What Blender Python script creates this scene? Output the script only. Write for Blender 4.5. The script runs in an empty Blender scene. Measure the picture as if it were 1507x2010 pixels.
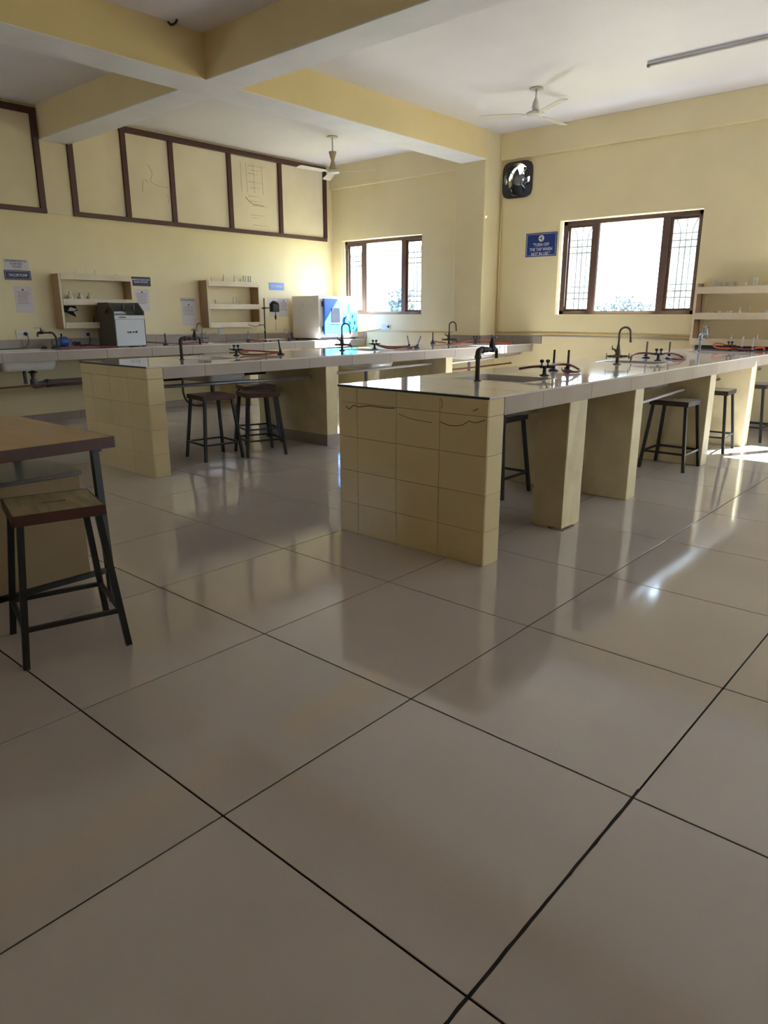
import bpy, bmesh, math, random
from mathutils import Vector, Matrix
random.seed(7)
SC = bpy.context.scene
COL = SC.collection
# ------------------------------------------------------------------ camera
F_PX = 1392.6
cam_d = bpy.data.cameras.new('camera'); cam = bpy.data.objects.new('camera', cam_d); COL.objects.link(cam)
SC.camera = cam
cam_d.sensor_fit = 'VERTICAL'; cam_d.sensor_height = 24.0; cam_d.lens = 24.0 * F_PX / 2010.0
cam_d.clip_start = 0.02; cam_d.clip_end = 2000
yaw, pit, rol = 0.7219, -0.2726, -0.0009
fwd = Vector((-math.sin(yaw)*math.cos(pit), math.cos(yaw)*math.cos(pit), math.sin(pit)))
rt = Vector((math.cos(yaw), math.sin(yaw), 0)); up = rt.cross(fwd)
r2 = rt*math.cos(rol) + up*math.sin(rol); u2 = -rt*math.sin(rol) + up*math.cos(rol)
cam.matrix_world = Matrix(((r2.x,u2.x,-fwd.x,.5986),(r2.y,u2.y,-fwd.y,-.9305),(r2.z,u2.z,-fwd.z,1.3027),(0,0,0,1)))
# ------------------------------------------------------------------ sky, sun, exposure
wd = bpy.data.worlds.new('sky'); SC.world = wd; wd.use_nodes = True
nt = wd.node_tree; nt.nodes.clear()
bg = nt.nodes.new('ShaderNodeBackground'); wo = nt.nodes.new('ShaderNodeOutputWorld')
tc = nt.nodes.new('ShaderNodeTexCoord'); sx = nt.nodes.new('ShaderNodeSeparateXYZ'); cr = nt.nodes.new('ShaderNodeValToRGB')
nt.links.new(tc.outputs['Generated'], sx.inputs[0]); nt.links.new(sx.outputs['Z'], cr.inputs[0])
cr.color_ramp.elements[0].position = 0.0; cr.color_ramp.elements[0].color = (0.73, 0.87, 1.0, 1)
cr.color_ramp.elements[1].position = 1.0; cr.color_ramp.elements[1].color = (0.50, 0.70, 1.0, 1)
nt.links.new(cr.outputs[0], bg.inputs['Color']); nt.links.new(bg.outputs[0], wo.inputs[0])
bg.inputs['Strength'].default_value = 6.3
sun_d = bpy.data.lights.new('sun', 'SUN'); sun = bpy.data.objects.new('sun', sun_d); COL.objects.link(sun)
sun_d.energy = 46.0; sun_d.angle = math.radians(0.6); sun_d.color = (0.81, 0.91, 1.0)
sun.rotation_euler = Vector((-.55, -1.0, -1.14)).to_track_quat('-Z', 'Y').to_euler()
sun.location = (4, 14, 12)
SC.view_settings.view_transform = 'Standard'; SC.view_settings.look = 'None'
SC.view_settings.gamma = 1.0; SC.view_settings.use_curve_mapping = False
SC.view_settings.exposure = 1.45
SC.cycles.max_bounces = 14; SC.cycles.diffuse_bounces = 9; SC.cycles.glossy_bounces = 5
SC.cycles.transparent_max_bounces = 16; SC.cycles.sample_clamp_indirect = 6.0
SC.cycles.caustics_reflective = False; SC.cycles.caustics_refractive = False
# ------------------------------------------------------------------ dimensions (metres)
XL, XR, YW, YB, ZC = -8.516, 5.2, 8.10, -3.2, 3.63
# ------------------------------------------------------------------ materials
def lin(c): return tuple(((v/255.0)/12.92 if v/255.0 <= .04045 else ((v/255.0+.055)/1.055)**2.4) for v in c) + (1.0,)
MATS = {}
def mat(name, rgb, rough=.5, metal=0.0, spec=.5, vary=0.0, vscale=6.0, bump=0.0, bscale=40.0, rgb2=None, coat=0.0, objvar=0.0, stretch=None):
    m = bpy.data.materials.new(name); m.use_nodes = True; n = m.node_tree; N = n.nodes; L = n.links
    b = N['Principled BSDF']; b.inputs['Base Color'].default_value = lin(rgb)
    b.inputs['Roughness'].default_value = rough; b.inputs['Metallic'].default_value = metal
    b.inputs['Specular IOR Level'].default_value = spec; b.inputs['Coat Weight'].default_value = coat
    t = N.new('ShaderNodeTexCoord'); src = t.outputs['Object']
    if stretch:
        mp = N.new('ShaderNodeMapping'); mp.inputs['Scale'].default_value = stretch; L.new(src, mp.inputs[0]); src = mp.outputs[0]
    col = None
    if vary > 0 or rgb2:
        no = N.new('ShaderNodeTexNoise'); no.inputs['Scale'].default_value = vscale; no.inputs['Detail'].default_value = 5
        L.new(src, no.inputs['Vector'])
        rp = N.new('ShaderNodeValToRGB'); c = lin(rgb); c2 = lin(rgb2) if rgb2 else tuple(v*(1-vary) for v in c[:3])+(1,)
        rp.color_ramp.elements[0].position = .35; rp.color_ramp.elements[0].color = c2
        rp.color_ramp.elements[1].position = .62; rp.color_ramp.elements[1].color = c
        L.new(no.outputs[0], rp.inputs[0]); col = rp.outputs[0]
    if objvar > 0:
        oi = N.new('ShaderNodeObjectInfo'); mr = N.new('ShaderNodeMapRange')
        mr.inputs['To Min'].default_value = 1-objvar; mr.inputs['To Max'].default_value = 1+objvar*.3
        L.new(oi.outputs['Random'], mr.inputs[0]); hs = N.new('ShaderNodeHueSaturation')
        L.new(mr.outputs[0], hs.inputs['Value'])
        if col: L.new(col, hs.inputs['Color'])
        else: hs.inputs['Color'].default_value = lin(rgb)
        col = hs.outputs[0]
    if col: L.new(col, b.inputs['Base Color'])
    if bump > 0:
        nb = N.new('ShaderNodeTexNoise'); nb.inputs['Scale'].default_value = bscale; nb.inputs['Detail'].default_value = 4
        L.new(src, nb.inputs['Vector']); bp = N.new('ShaderNodeBump'); bp.inputs['Strength'].default_value = bump
        bp.inputs['Distance'].default_value = .01; L.new(nb.outputs[0], bp.inputs['Height']); L.new(bp.outputs[0], b.inputs['Normal'])
    MATS[name] = m; return m
def glassy(name, rgb, clear):
    m = bpy.data.materials.new(name); m.use_nodes = True; n = m.node_tree; N = n.nodes; L = n.links
    b = N['Principled BSDF']; b.inputs['Base Color'].default_value = lin(rgb); b.inputs['Roughness'].default_value = .04
    t = N.new('ShaderNodeBsdfTransparent'); t.inputs[0].default_value = (.96, .98, .97, 1); x = N.new('ShaderNodeMixShader'); x.inputs[0].default_value = clear
    L.new(b.outputs[0], x.inputs[1]); L.new(t.outputs[0], x.inputs[2]); L.new(x.outputs[0], N['Material Output'].inputs[0])
    MATS[name] = m; return m
WALL = mat('yellow_wall_paint', (227, 213, 171), .55, vary=.07, vscale=1.3, bump=.08, bscale=25)
BEAMY = mat('yellow_beam_paint', (226, 206, 156), .55, vary=.06, vscale=1.5, bump=.08, bscale=25)
CEIL = mat('white_ceiling_paint', (226, 222, 229), .6, vary=.05, vscale=1.1, bump=.05, bscale=20)
SOFF = mat('white_soffit_paint', (232, 230, 236), .6, vary=.06, vscale=3, bump=.08, bscale=25)
REVEAL = mat('cream_reveal_paint', (236, 222, 180), .5)
TILE = mat('polished_floor_tile', (188, 178, 170), .08, spec=1.0, vary=.06, vscale=1.6, objvar=.05)
GROUT = mat('dark_grout', (30, 22, 16), .9, vary=.3, vscale=20)
CREAMT = mat('cream_wall_tile', (212, 194, 150), .28, vary=.05, vscale=3, objvar=.05, bump=.03, bscale=12)
TGROUT = mat('brown_tile_joint', (74, 58, 38), .9)
PIER = mat('yellow_plaster', (222, 207, 166), .6, vary=.14, vscale=5, bump=.35, bscale=14)
STONE = mat('pale_polished_stone', (216, 208, 202), .06, spec=.55, vary=.05, vscale=3, objvar=.03)
FASC = mat('grey_glazed_tile', (176, 164, 154), .16, vary=.08, vscale=4, objvar=.05, stretch=(1, 1, .35))
EDGE = mat('dark_slab_edge', (52, 44, 38), .5, vary=.3, vscale=15)
BSPL = mat('grey_splashback_tile', (158, 146, 138), .2, vary=.1, vscale=4, objvar=.05)
SKIRT = mat('grey_skirting_tile', (168, 156, 150), .2, vary=.05, objvar=.04)
CERAM = mat('white_ceramic', (214, 214, 208), .18, vary=.06, vscale=5)
SINKG = mat('grey_sink_glaze', (176, 172, 166), .25, vary=.08, vscale=8)
MAROON = mat('dark_maroon_paint', (74, 38, 32), .45, vary=.2, vscale=8)
PANEL = mat('cream_ply_panel', (226, 214, 186), .55, vary=.08, vscale=2.0, objvar=.04)
STAIN = mat('brown_rust_stain', (178, 150, 112), .8, vary=.2, vscale=10)
BROWNF = mat('brown_window_paint', (96, 72, 62), .45, vary=.15, vscale=10)
GRILL = mat('grey_iron_bar', (70, 64, 62), .6)
ALU = mat('pale_aluminium', (196, 196, 200), .35, metal=.3)
GLASS = glassy('window_glass', (225, 235, 235), .86)
LABG = glassy('lab_glass', (248, 248, 244), .2)
SMOKE = glassy('smoked_perspex', (60, 58, 52), .35)
BLACKI = mat('black_iron', (22, 22, 22), .42, vary=.3, vscale=12)
RUST = mat('rusty_iron', (62, 44, 38), .55, vary=.4, vscale=18, rgb2=(38, 30, 30))
BRASS = mat('tarnished_brass', (110, 96, 78), .35, metal=.75, vary=.3, vscale=25)
GALV = mat('galvanised_steel', (150, 152, 160), .35, metal=.6, vary=.2, vscale=20)
HOSE = mat('brown_rubber_hose', (128, 52, 34), .45, vary=.15, vscale=20)
ORHOSE = mat('orange_rubber_hose', (205, 92, 48), .45)
PINKH = mat('pink_rubber_hose', (150, 60, 76), .45)
BLUEB = mat('dark_blue_enamel', (34, 40, 86), .35)
SEAT = mat('worn_pale_seat_board', (158, 146, 108), .35, vary=.18, vscale=5, stretch=(1, 5, 1), rgb2=(122, 112, 82))
SEATG = mat('dark_grey_seat_board', (84, 84, 84), .3, vary=.15, vscale=6)
SEATP = mat('light_wooden_seat_board', (196, 178, 156), .4, vary=.12, vscale=6, stretch=(1, 5, 1))
SEATM = mat('brown_wooden_seat_board', (128, 98, 86), .4, vary=.15, vscale=6, stretch=(1, 5, 1))
WOODT = mat('tan_laminate_top', (182, 146, 108), .35, vary=.12, vscale=3, stretch=(1, 8, 1), rgb2=(164, 134, 92))
GSTONE = mat('dark_grey_stone', (82, 82, 80), .35, vary=.15, vscale=6)
PVC = mat('grey_pvc_pipe', (92, 94, 100), .4)
MPIPE = mat('maroon_painted_pipe', (100, 52, 48), .35)
WPIPE = mat('pale_painted_pipe', (196, 186, 184), .3)
YPIPE = mat('yellow_painted_pipe', (206, 184, 128), .45)
SHELF = mat('cream_shelf_paint', (216, 200, 172), .45, vary=.08, vscale=5)
SHELFI = mat('tan_shelf_side_board', (168, 138, 104), .5, vary=.12, vscale=4, stretch=(1, 1, .3))
BLUES = mat('blue_sign_board', (30, 52, 118), .3)
NAVY = mat('navy_sign_board', (34, 32, 74), .5)
PBLUE = mat('bright_blue_sign_board', (84, 122, 196), .35)
WHITEP = mat('white_print', (226, 226, 230), .5)
PAPER = mat('white_paper', (206, 200, 204), .7, vary=.04, vscale=6)
INK = mat('black_ink', (70, 64, 66), .8)
GREYM = mat('grey_machine_paint', (196, 200, 204), .35, vary=.05)
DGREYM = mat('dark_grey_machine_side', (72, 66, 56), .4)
INCW = mat('white_machine_enamel', (226, 220, 214), .35, vary=.05)
INCB = mat('blue_door_enamel', (60, 120, 210), .3)
INCB2 = mat('dark_blue_door_edge', (28, 54, 120), .35)
INCC = mat('cyan_control_panel', (50, 176, 222), .3)
BLKP = mat('black_plastic', (24, 24, 26), .4)
WPL = mat('white_plastic', (208, 206, 200), .35)
FANW = mat('white_fan_enamel', (206, 202, 196), .3)
FANT = mat('tan_fan_canopy', (176, 160, 126), .4)
FANB = mat('black_fan_metal', (32, 32, 40), .3, spec=.6)
BOTT = mat('milky_plastic', (196, 192, 178), .35)
PUMPB = mat('blue_pump_casing', (34, 76, 158), .35)
PUMPG = mat('grey_pump_motor', (120, 118, 124), .35, metal=.3)
CLOTH = mat('black_cloth', (26, 24, 24), .9)
FIELD = mat('dry_ground', (150, 140, 104), .9, vary=.2, vscale=.02)
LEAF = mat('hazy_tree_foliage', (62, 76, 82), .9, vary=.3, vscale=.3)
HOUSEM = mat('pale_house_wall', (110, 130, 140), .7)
SLABC = mat('grey_concrete', (150, 146, 138), .8)
# ------------------------------------------------------------------ geometry helpers
class G:
    def __init__(s): s.bm = bmesh.new()
    def box(s, x0, x1, y0, y1, z0, z1, bev=0.0, seg=1):
        vs = [s.bm.verts.new((x, y, z)) for z in (min(z0,z1), max(z0,z1)) for y in (min(y0,y1), max(y0,y1)) for x in (min(x0,x1), max(x0,x1))]
        fs = [s.bm.faces.new([vs[i] for i in q]) for q in ((0,2,3,1),(4,5,7,6),(0,1,5,4),(2,6,7,3),(0,4,6,2),(1,3,7,5))]
        if bev > 0:
            es = list({e for f in fs for e in f.edges})
            bmesh.ops.bevel(s.bm, geom=es, offset=bev, segments=seg, affect='EDGES', profile=.5)
        return s
    def obox(s, c, size, rot=None, bev=0.0):
        n0 = len(s.bm.verts); s.bm.verts.ensure_lookup_table()
        old = set(s.bm.verts); s.box(-size[0]/2, size[0]/2, -size[1]/2, size[1]/2, -size[2]/2, size[2]/2, bev)
        M = Matrix.Translation(Vector(c)) @ (rot if rot else Matrix.Identity(4))
        for v in s.bm.verts:
            if v not in old: v.co = M @ v.co
        return s
    def ring(s, c, ax, r, n, ph=0.0):
        ax = ax.normalized(); a = Vector((0,0,1)) if abs(ax.z) < .9 else Vector((1,0,0))
        u = ax.cross(a).normalized(); v = ax.cross(u)
        return [s.bm.verts.new(c + r*(math.cos(ph+2*math.pi*i/n)*u + math.sin(ph+2*math.pi*i/n)*v)) for i in range(n)]
    def skin(s, rings, cap=True, smooth=True):
        for a, b in zip(rings, rings[1:]):
            n = len(a)
            for i in range(n):
                f = s.bm.faces.new((a[i], a[(i+1)%n], b[(i+1)%n], b[i])); f.smooth = smooth
        if cap:
            s.bm.faces.new(list(reversed(rings[0]))); s.bm.faces.new(rings[-1])
        return s
    def cyl(s, p0, p1, r0, r1=None, n=12, smooth=True):
        p0, p1 = Vector(p0), Vector(p1); r1 = r0 if r1 is None else r1
        return s.skin([s.ring(p0, p1-p0, r0, n), s.ring(p1, p1-p0, r1, n)], smooth=smooth)
    def bar(s, p0, p1, w):          # square bar
        p0, p1 = Vector(p0), Vector(p1)
        return s.skin([s.ring(p0, p1-p0, w*.7071, 4, math.pi/4), s.ring(p1, p1-p0, w*.7071, 4, math.pi/4)], smooth=False)
    def lathe(s, prof, c=(0,0,0), ax=(0,0,1), n=16):
        ax = Vector(ax).normalized(); c = Vector(c)
        return s.skin([s.ring(c+ax*h, ax, max(r, .0004), n) for r, h in prof])
    def tube(s, pts, r, n=8, sub=5):
        P = [Vector(p) for p in pts]
        if sub > 1 and len(P) > 2:
            Q = []
            for i in range(len(P)-1):
                a = P[max(i-1,0)]; b = P[i]; c = P[i+1]; d = P[min(i+2, len(P)-1)]
                for k in range(sub):
                    t = k/sub
                    Q.append(.5*((2*b)+(c-a)*t+(2*a-5*b+4*c-d)*t*t+(3*b-a-3*c+d)*t**3))
            Q.append(P[-1]); P = Q
        rs = []; prev = None
        for i, q in enumerate(P):
            d = (P[min(i+1, len(P)-1)]-P[max(i-1, 0)]).normalized()
            if prev is None:
                a = Vector((0,0,1)) if abs(d.z) < .9 else Vector((1,0,0)); u = d.cross(a).normalized()
            else:
                u = (prev - d*prev.dot(d)).normalized()
            prev = u; v = d.cross(u)
            rs.append([s.bm.verts.new(q + r*(math.cos(2*math.pi*k/n)*u + math.sin(2*math.pi*k/n)*v)) for k in range(n)])
        return s.skin(rs)
    def prism(s, poly, axis, a, b):  # poly in the other two axes
        def P(u, v, w):
            return {'x': (w, u, v), 'y': (u, w, v), 'z': (u, v, w)}[axis]
        A = [s.bm.verts.new(P(u, v, a)) for u, v in poly]; B = [s.bm.verts.new(P(u, v, b)) for u, v in poly]
        n = len(A); s.bm.faces.new(A); s.bm.faces.new(list(reversed(B)))
        for i in range(n): s.bm.faces.new((A[i], B[i], B[(i+1)%n], A[(i+1)%n]))
        return s
    def rough(s, amp, cut=2):
        bmesh.ops.subdivide_edges(s.bm, edges=[e for e in s.bm.edges if e.calc_length() > .1], cuts=cut, use_grid_fill=True)
        for v in s.bm.verts: v.co += Vector((random.uniform(-amp, amp), random.uniform(-amp, amp), 0))
        return s
    def mesh(s, name):
        bmesh.ops.recalc_face_normals(s.bm, faces=s.bm.faces[:])
        me = bpy.data.meshes.new(name); s.bm.to_mesh(me); s.bm.free(); return me
def rootloc(o):
    v = Vector((0,0,0))
    while o is not None: v += o.location; o = o.parent
    return v
def put(name, g, m, parent=None, label=None, cat=None, group=None, kind=None, world=True):
    """link a mesh; world=True: its coordinates are room coordinates, moved into the parent's frame"""
    me = g if isinstance(g, bpy.types.Mesh) else g.mesh(name)
    if world and parent is not None:
        me.transform(Matrix.Translation(-rootloc(parent)))
    for mm in (m if isinstance(m, (list, tuple)) else [m]): me.materials.append(mm)
    o = bpy.data.objects.new(name, me); COL.objects.link(o)
    if parent is not None: o.parent = parent
    return tag(o, label, cat, group, kind)
def tag(o, label=None, cat=None, group=None, kind=None):
    if label: o['label'] = label
    if cat: o['category'] = cat
    if group: o['group'] = group
    if kind: o['kind'] = kind
    return o
def thing(name, loc, label=None, cat=None, group=None, kind=None, rz=0.0):
    o = bpy.data.objects.new(name, None); COL.objects.link(o); o.location = loc; o.rotation_euler = (0, 0, rz)
    o.empty_display_size = .05
    return tag(o, label, cat, group, kind)
def copy_tree(o, parent=None, top=True):
    c = o.copy(); COL.objects.link(c)
    if parent is not None: c.parent = parent
    for ch in list(o.children): copy_tree(ch, c, False)
    return c
def dup(o, loc, rz=None, label=None, group=None, scale=None):
    c = copy_tree(o); c.location = loc
    if rz is not None: c.rotation_euler = (0, 0, rz)
    if label: c['label'] = label
    if group: c['group'] = group
    if scale: c.scale = scale
    return c
def piece(name, me, loc, parent, scale=None):
    o = bpy.data.objects.new(name, me); COL.objects.link(o); o.parent = parent; o.location = loc
    if scale: o.scale = scale
    return o
def text_mesh(body, size, ext=.001, align='CENTER'):
    c = bpy.data.curves.new('lettering', 'FONT'); c.body = body; c.size = size; c.align_x = align; c.align_y = 'CENTER'
    c.extrude = ext; c.resolution_u = 2; c.space_line = 1.0
    o = bpy.data.objects.new('lettering', c); COL.objects.link(o)
    bpy.context.view_layer.update()
    me = bpy.data.meshes.new_from_object(o); bpy.data.objects.remove(o); bpy.data.curves.remove(c); return me
def lettering(body, size, pos, facing, m, parent, width=None, name='lettering'):
    me = text_mesh(body, size)
    if width:
        xs = [v.co.x for v in me.vertices]; k = width/(max(xs)-min(xs)); me.transform(Matrix.Diagonal((k, 1, 1, 1)))
    R = {'+x': Matrix(((0,0,1,0),(1,0,0,0),(0,1,0,0),(0,0,0,1))), '-y': Matrix(((1,0,0,0),(0,0,-1,0),(0,1,0,0),(0,0,0,1)))}[facing]
    me.transform(R); me.transform(Matrix.Translation(Vector(pos)))
    return put(name, me, m, parent)
# ================================================================== SETTING
# floor: grout bed + one object per tile, 0.8 m
T = .8
floor = put('floor', G().box(XL-.2, XR+.2, YB-.2, YW+.2, -.12, -.004), GROUT, kind='structure')
gap = .0065
tile_me = G().box(-T/2+gap/2, T/2-gap/2, -T/2+gap/2, T/2-gap/2, -.0039, 0, .0006).mesh('tile'); tile_me.materials.append(TILE)
i0 = math.floor(XL/T); i1 = math.ceil(XR/T); j0 = math.floor(YB/T); j1 = math.ceil(YW/T)
for i in range(i0, i1):
    for j in range(j0, j1):
        x0, x1, y0, y1 = max(i*T, XL), min((i+1)*T, XR), max(j*T, YB), min((j+1)*T, YW)
        if x1-x0 < .03 or y1-y0 < .03: continue
        sc = ((x1-x0)/T, (y1-y0)/T, 1) if (x1-x0 < T-.01 or y1-y0 < T-.01) else None
        piece('tile', tile_me, ((x0+x1)/2, (y0+y1)/2, 0), floor, sc)
g = G(); P = []; yv = -.8
while yv < .85: P.append(yv); yv += .035
A_ = [g.bm.verts.new((-.0030-random.uniform(0, .0025), v, .0003)) for v in P]; B_ = [g.bm.verts.new((.0030+random.uniform(0, .0025), v, .0003)) for v in P]
for k in range(len(P)-1): g.bm.faces.new((A_[k], B_[k], B_[k+1], A_[k+1]))
put('joint_filler', g, GROUT, floor, label='dark ragged filler in the widest floor joint')
# walls
WT = .2
wins = {1: (-8.30, -6.57, 1.28, 2.48), 2: (-4.27, -2.44, 1.28, 2.48), 3: (-0.76, 1.05, 1.28, 2.48)}
FX, FZ, FR = -4.935, 3.04, .21     # exhaust fan hole
g = G()
holes = [(a, b, c, d) for a, b, c, d in wins.values()] + [(FX-FR+.02, FX+FR-.02, FZ-FR+.02, FZ+FR-.02)]
xs = sorted({XL-WT, XR+WT} | {h[0] for h in holes} | {h[1] for h in holes})
for a, b in zip(xs, xs[1:]):
    hs = [h for h in holes if h[0] <= a+1e-6 and h[1] >= b-1e-6]
    if hs:
        h = hs[0]; g.box(a, b, YW, YW+WT, 0, h[2]); g.box(a, b, YW, YW+WT, h[3], ZC)
    else: g.box(a, b, YW, YW+WT, 0, ZC)
put('wall_back', g, WALL, kind='structure')
put('wall_left', G().box(XL-WT, XL, YB, YW, 0, ZC), WALL, kind='structure')
g = G(); RW = [(4.6, 7.2)]; yy = YB
for a, b in RW:
    g.box(XR, XR+WT, yy, a, 0, ZC); g.box(XR, XR+WT, a, b, 0, 1.28); g.box(XR, XR+WT, a, b, 2.48, ZC); yy = b
g.box(XR, XR+WT, yy, YW, 0, ZC)
put('wall_right', g, WALL, kind='structure')
for k, (a, b) in enumerate(RW):
    w = thing('window_%d' % (4+k), (XR+.1, a, 1.28), 'window in the right wall outside the frame of the photograph', kind='structure')
    fr = G()
    for y0_, y1_, z0_, z1_ in ((a, a+.05, 1.28, 2.48), (b-.05, b, 1.28, 2.48), (a+.05, b-.05, 1.28, 1.33), (a+.05, b-.05, 2.43, 2.48), (a+.5, a+.57, 1.33, 2.43), (b-.57, b-.5, 1.33, 2.43)): fr.box(XR+.06, XR+.13, y0_, y1_, z0_, z1_)
    put('window_frame', fr, BROWNF, w)
put('wall_front', G().box(XL-WT, -7.6, YB-WT, YB, 0, ZC).box(-7.6, -6.9, YB-WT, YB, 0, 1.28).box(-7.6, -6.9, YB-WT, YB, 2.48, ZC).box(-6.9, XR+WT, YB-WT, YB, 0, ZC), WALL, kind='structure')
w = thing('window_5', (-7.25, YB-.1, 1.28), 'unseen window added for fill light in the wall behind the camera', kind='structure')  # unseen window, added as fill for bench ends and beam undersides
fr = G()
for a, b, c, d in ((-7.6, -7.55, 1.28, 2.48), (-6.95, -6.9, 1.28, 2.48), (-7.55, -6.95, 1.28, 1.33), (-7.55, -6.95, 2.43, 2.48)): fr.box(a, b, YB-.13, YB-.06, c, d)
put('window_frame', fr, BROWNF, w)
put('ceiling', G().box(XL-WT, XR+WT, YB-WT, YW+WT, ZC, ZC+.15), CEIL, kind='structure')
# column, beams (white underside strip + yellow cheeks), ledge over the windows
put('trim_1', G().box(-5.68, -5.20, 7.705, YW, 0, ZC, .006), WALL, kind='structure', label='yellow column standing out of the window wall')
def beam(n, x0, x1, y0, y1, cuts, label):
    b = put('trim_%d' % n, G().box(x0, x1, y0, y1, 3.278, ZC), BEAMY, kind='structure', label=label)
    put('soffit', G().box(x0, x1, y0, y1, 3.270, 3.2778), SOFF, b, label='white painted beam underside')
    return b
beam(2, -5.60, -5.19, YB, 7.705, None, 'long yellow ceiling beam running to the column')
beam(3, XL, -5.60, 3.29, 3.64, None, 'yellow cross beam meeting the left wall')
beam(4, -5.19, XR, 3.29, 3.64, None, 'yellow cross beam running to the right')
put('trim_5', G().box(XL, -5.68, YW-.045, YW, 3.275, ZC, .006), WALL, kind='structure', label='projecting lintel band over the small window')
put('trim_6', G().box(-5.20, XR, YW-.045, YW, 3.30, ZC, .006), WALL, kind='structure', label='projecting lintel band right of the column')
b = put('baseboard_left', G().box(XL, XL+.012, YB, YW, 0, .09), TGROUT, kind='structure')
def run_tiles(parent, name, axis, a, b, step, other0, other1, z0, z1, m, off=0.0, gp=.003, bev=.001):
    """a row of tiles along an axis, one object each"""
    s = a+off if off else a; edges = [a]
    while s < b-.01:
        if s > a+.01: edges.append(s)
        s += step
    edges.append(b)
    for e0, e1 in zip(edges, edges[1:]):
        if e1-e0 < .02: continue
        if axis == 'y': q = G().box(other0, other1, e0+gp/2, e1-gp/2, z0, z1, bev)
        else: q = G().box(e0+gp/2, e1-gp/2, other0, other1, z0, z1, bev)
        put(name, q, m, parent)
run_tiles(b, 'tile', 'y', YB+.01, YW, .6, XL+.012, XL+.018, .002, .089, SKIRT)
b = put('baseboard_back', G().box(XL+.02, XR, YW-.012, YW, 0, .09), TGROUT, kind='structure')
run_tiles(b, 'tile', 'x', XL+.02, XR, .6, YW-.018, YW-.012, .002, .089, SKIRT)
b = put('baseboard_right', G().box(XR-.018, XR, YB, YW-.02, 0, .09), SKIRT, kind='structure')
b = put('baseboard_front', G().box(XL+.02, XR-.02, YB, YB+.018, 0, .09), SKIRT, kind='structure')
# windows
def window(n, x0, x1, z0, z1, style, label):
    w = thing('window_%d' % n, (x0, YW+.1, z0), label, kind='structure')
    put('reveal', G().box(x0, x0+.006, YW-.001, YW+.1, z0, z1).box(x1-.006, x1, YW-.001, YW+.1, z0, z1).box(x0, x1, YW-.001, YW+.1, z1-.006, z1).box(x0, x1, YW-.012, YW+.1, z0, z0+.012), REVEAL, w, label='cream painted plaster reveal')
    y0, y1 = YW+.06, YW+.13
    X0, X1, Z0, Z1 = x0+.03, x1-.006, z0+.012, z1-.015
    fr = G().box(X0, X0+.06, y0, y1, Z0, Z1, .003).box(X1-.06, X1, y0, y1, Z0, Z1, .003).box(X0, X1, y0, y1, Z1-.055, Z1, .003).box(X0, X1, y0, y1, Z0, Z0+.045, .003)
    put('window_frame', fr, BROWNF, w)
    W = X1-X0; m1 = X0+W*.25; m2 = X0+W*.755
    for mx in (m1, m2): put('mullion', G().box(mx-.045, mx+.045, y0, y1, Z0+.04, Z1-.05, .003), BROWNF, w)
    put('sliding_track', G().box(m1+.045, m1+.063, y0+.01, y1-.01, Z0+.045, Z1-.055, .002), ALU, w, label='pale metal track on the mullion')
    for a, bb in ((X0+.06, m1-.045), (m2+.045, X1-.06)):
        s = G(); ya, yb = y0+.02, y0+.05
        s.box(a, a+.035, ya, yb, Z0+.045, Z1-.055, .002).box(bb-.012, bb, ya, yb, Z0+.045, Z1-.055, .002).box(a+.035, bb-.012, ya, yb, Z1-.085, Z1-.055, .002).box(a+.035, bb-.012, ya, yb, Z0+.045, Z0+.07, .002)
        so = put('sash', s, BROWNF, w)
        put('pane', G().box(a+.035, bb-.012, ya+.012, ya+.016, Z0+.07, Z1-.085), GLASS, so)
    # iron grille outside the side lights
    for a, bb in ((X0+.06, m1-.045), (m2+.045, X1-.06)):
        gb = G(); r = .0095; yy = YW+.16; gw = bb-a; H = Z1-Z0
        for zz in (.80, .73, .665, .30, .235, .17):
            gb.cyl((a-.02, yy, Z0+H*zz), (bb+.02, yy, Z0+H*zz), r, n=6)
        xm = (a+bb)/2
        gb.cyl((xm, yy, Z0+.02), (xm, yy, Z1-.03), r, n=6)
        for sgn in (-1, 1):
            gb.tube([(xm+sgn*gw*.20, yy, Z0+.02), (xm+sgn*gw*.20, yy, Z0+H*.7), (xm+sgn*gw*.24, yy, Z0+H*.85), (xm+sgn*gw*.42, yy, Z1-.05)], r*.9, 6, 4)
        put('grille', gb, GRILL, w)
    put('latch_rail', G().cyl((X0+.075, y0-.004, Z0+.1), (X0+.075, y0-.004, Z1-.12), .004, n=6), ALU, w)
    return w
window(1, *wins[1], 0, 'brown framed window with side grilles beside the corner')
window(2, *wins[2], 0, 'brown framed window with side grilles beside the blue tap sign')
window(3, *wins[3], 0, 'brown framed window to the right of the glassware shelf')
# high partition on the left wall
tr = thing('trim_7', (XL, 3.24, 2.47), 'row of cream panels in dark maroon frames high on the left wall', kind='structure')
ys = [3.65, 4.36, 5.05, 6.01, 6.965, 7.925]; Zp0, Zp1 = 2.49, 3.575
zt = lambda y: 3.56
rail = lambda a, b, z0, z1: put('rail', G().box(XL, XL+.035, a, b, z0, z1, .003), MAROON, tr)
rail(3.61, 7.96, 2.465, 2.52)
rail(4.32, 7.96, 3.53, 3.60)
rail(YB, 3.285, 2.465, 2.52); rail(YB, 3.285, 3.53, 3.60)
for k, y in enumerate(ys): put('post', G().box(XL, XL+.04, y-.035, y+.035, 2.52, 3.53 if k else 3.62, .003), MAROON, tr)
for y in (3.245, 1.9, .6, -.7, -2.0): put('post', G().box(XL, XL+.04, y-.035, y+.035, 2.52, 3.53, .003), MAROON, tr)
spans = [(3.28, 3.615)] + [(a+.035, b-.035) for a, b in zip(ys, ys[1:])] + [(1.935, 3.21), (.635, 1.865), (-.665, .565), (-1.965, -.735)]
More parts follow.
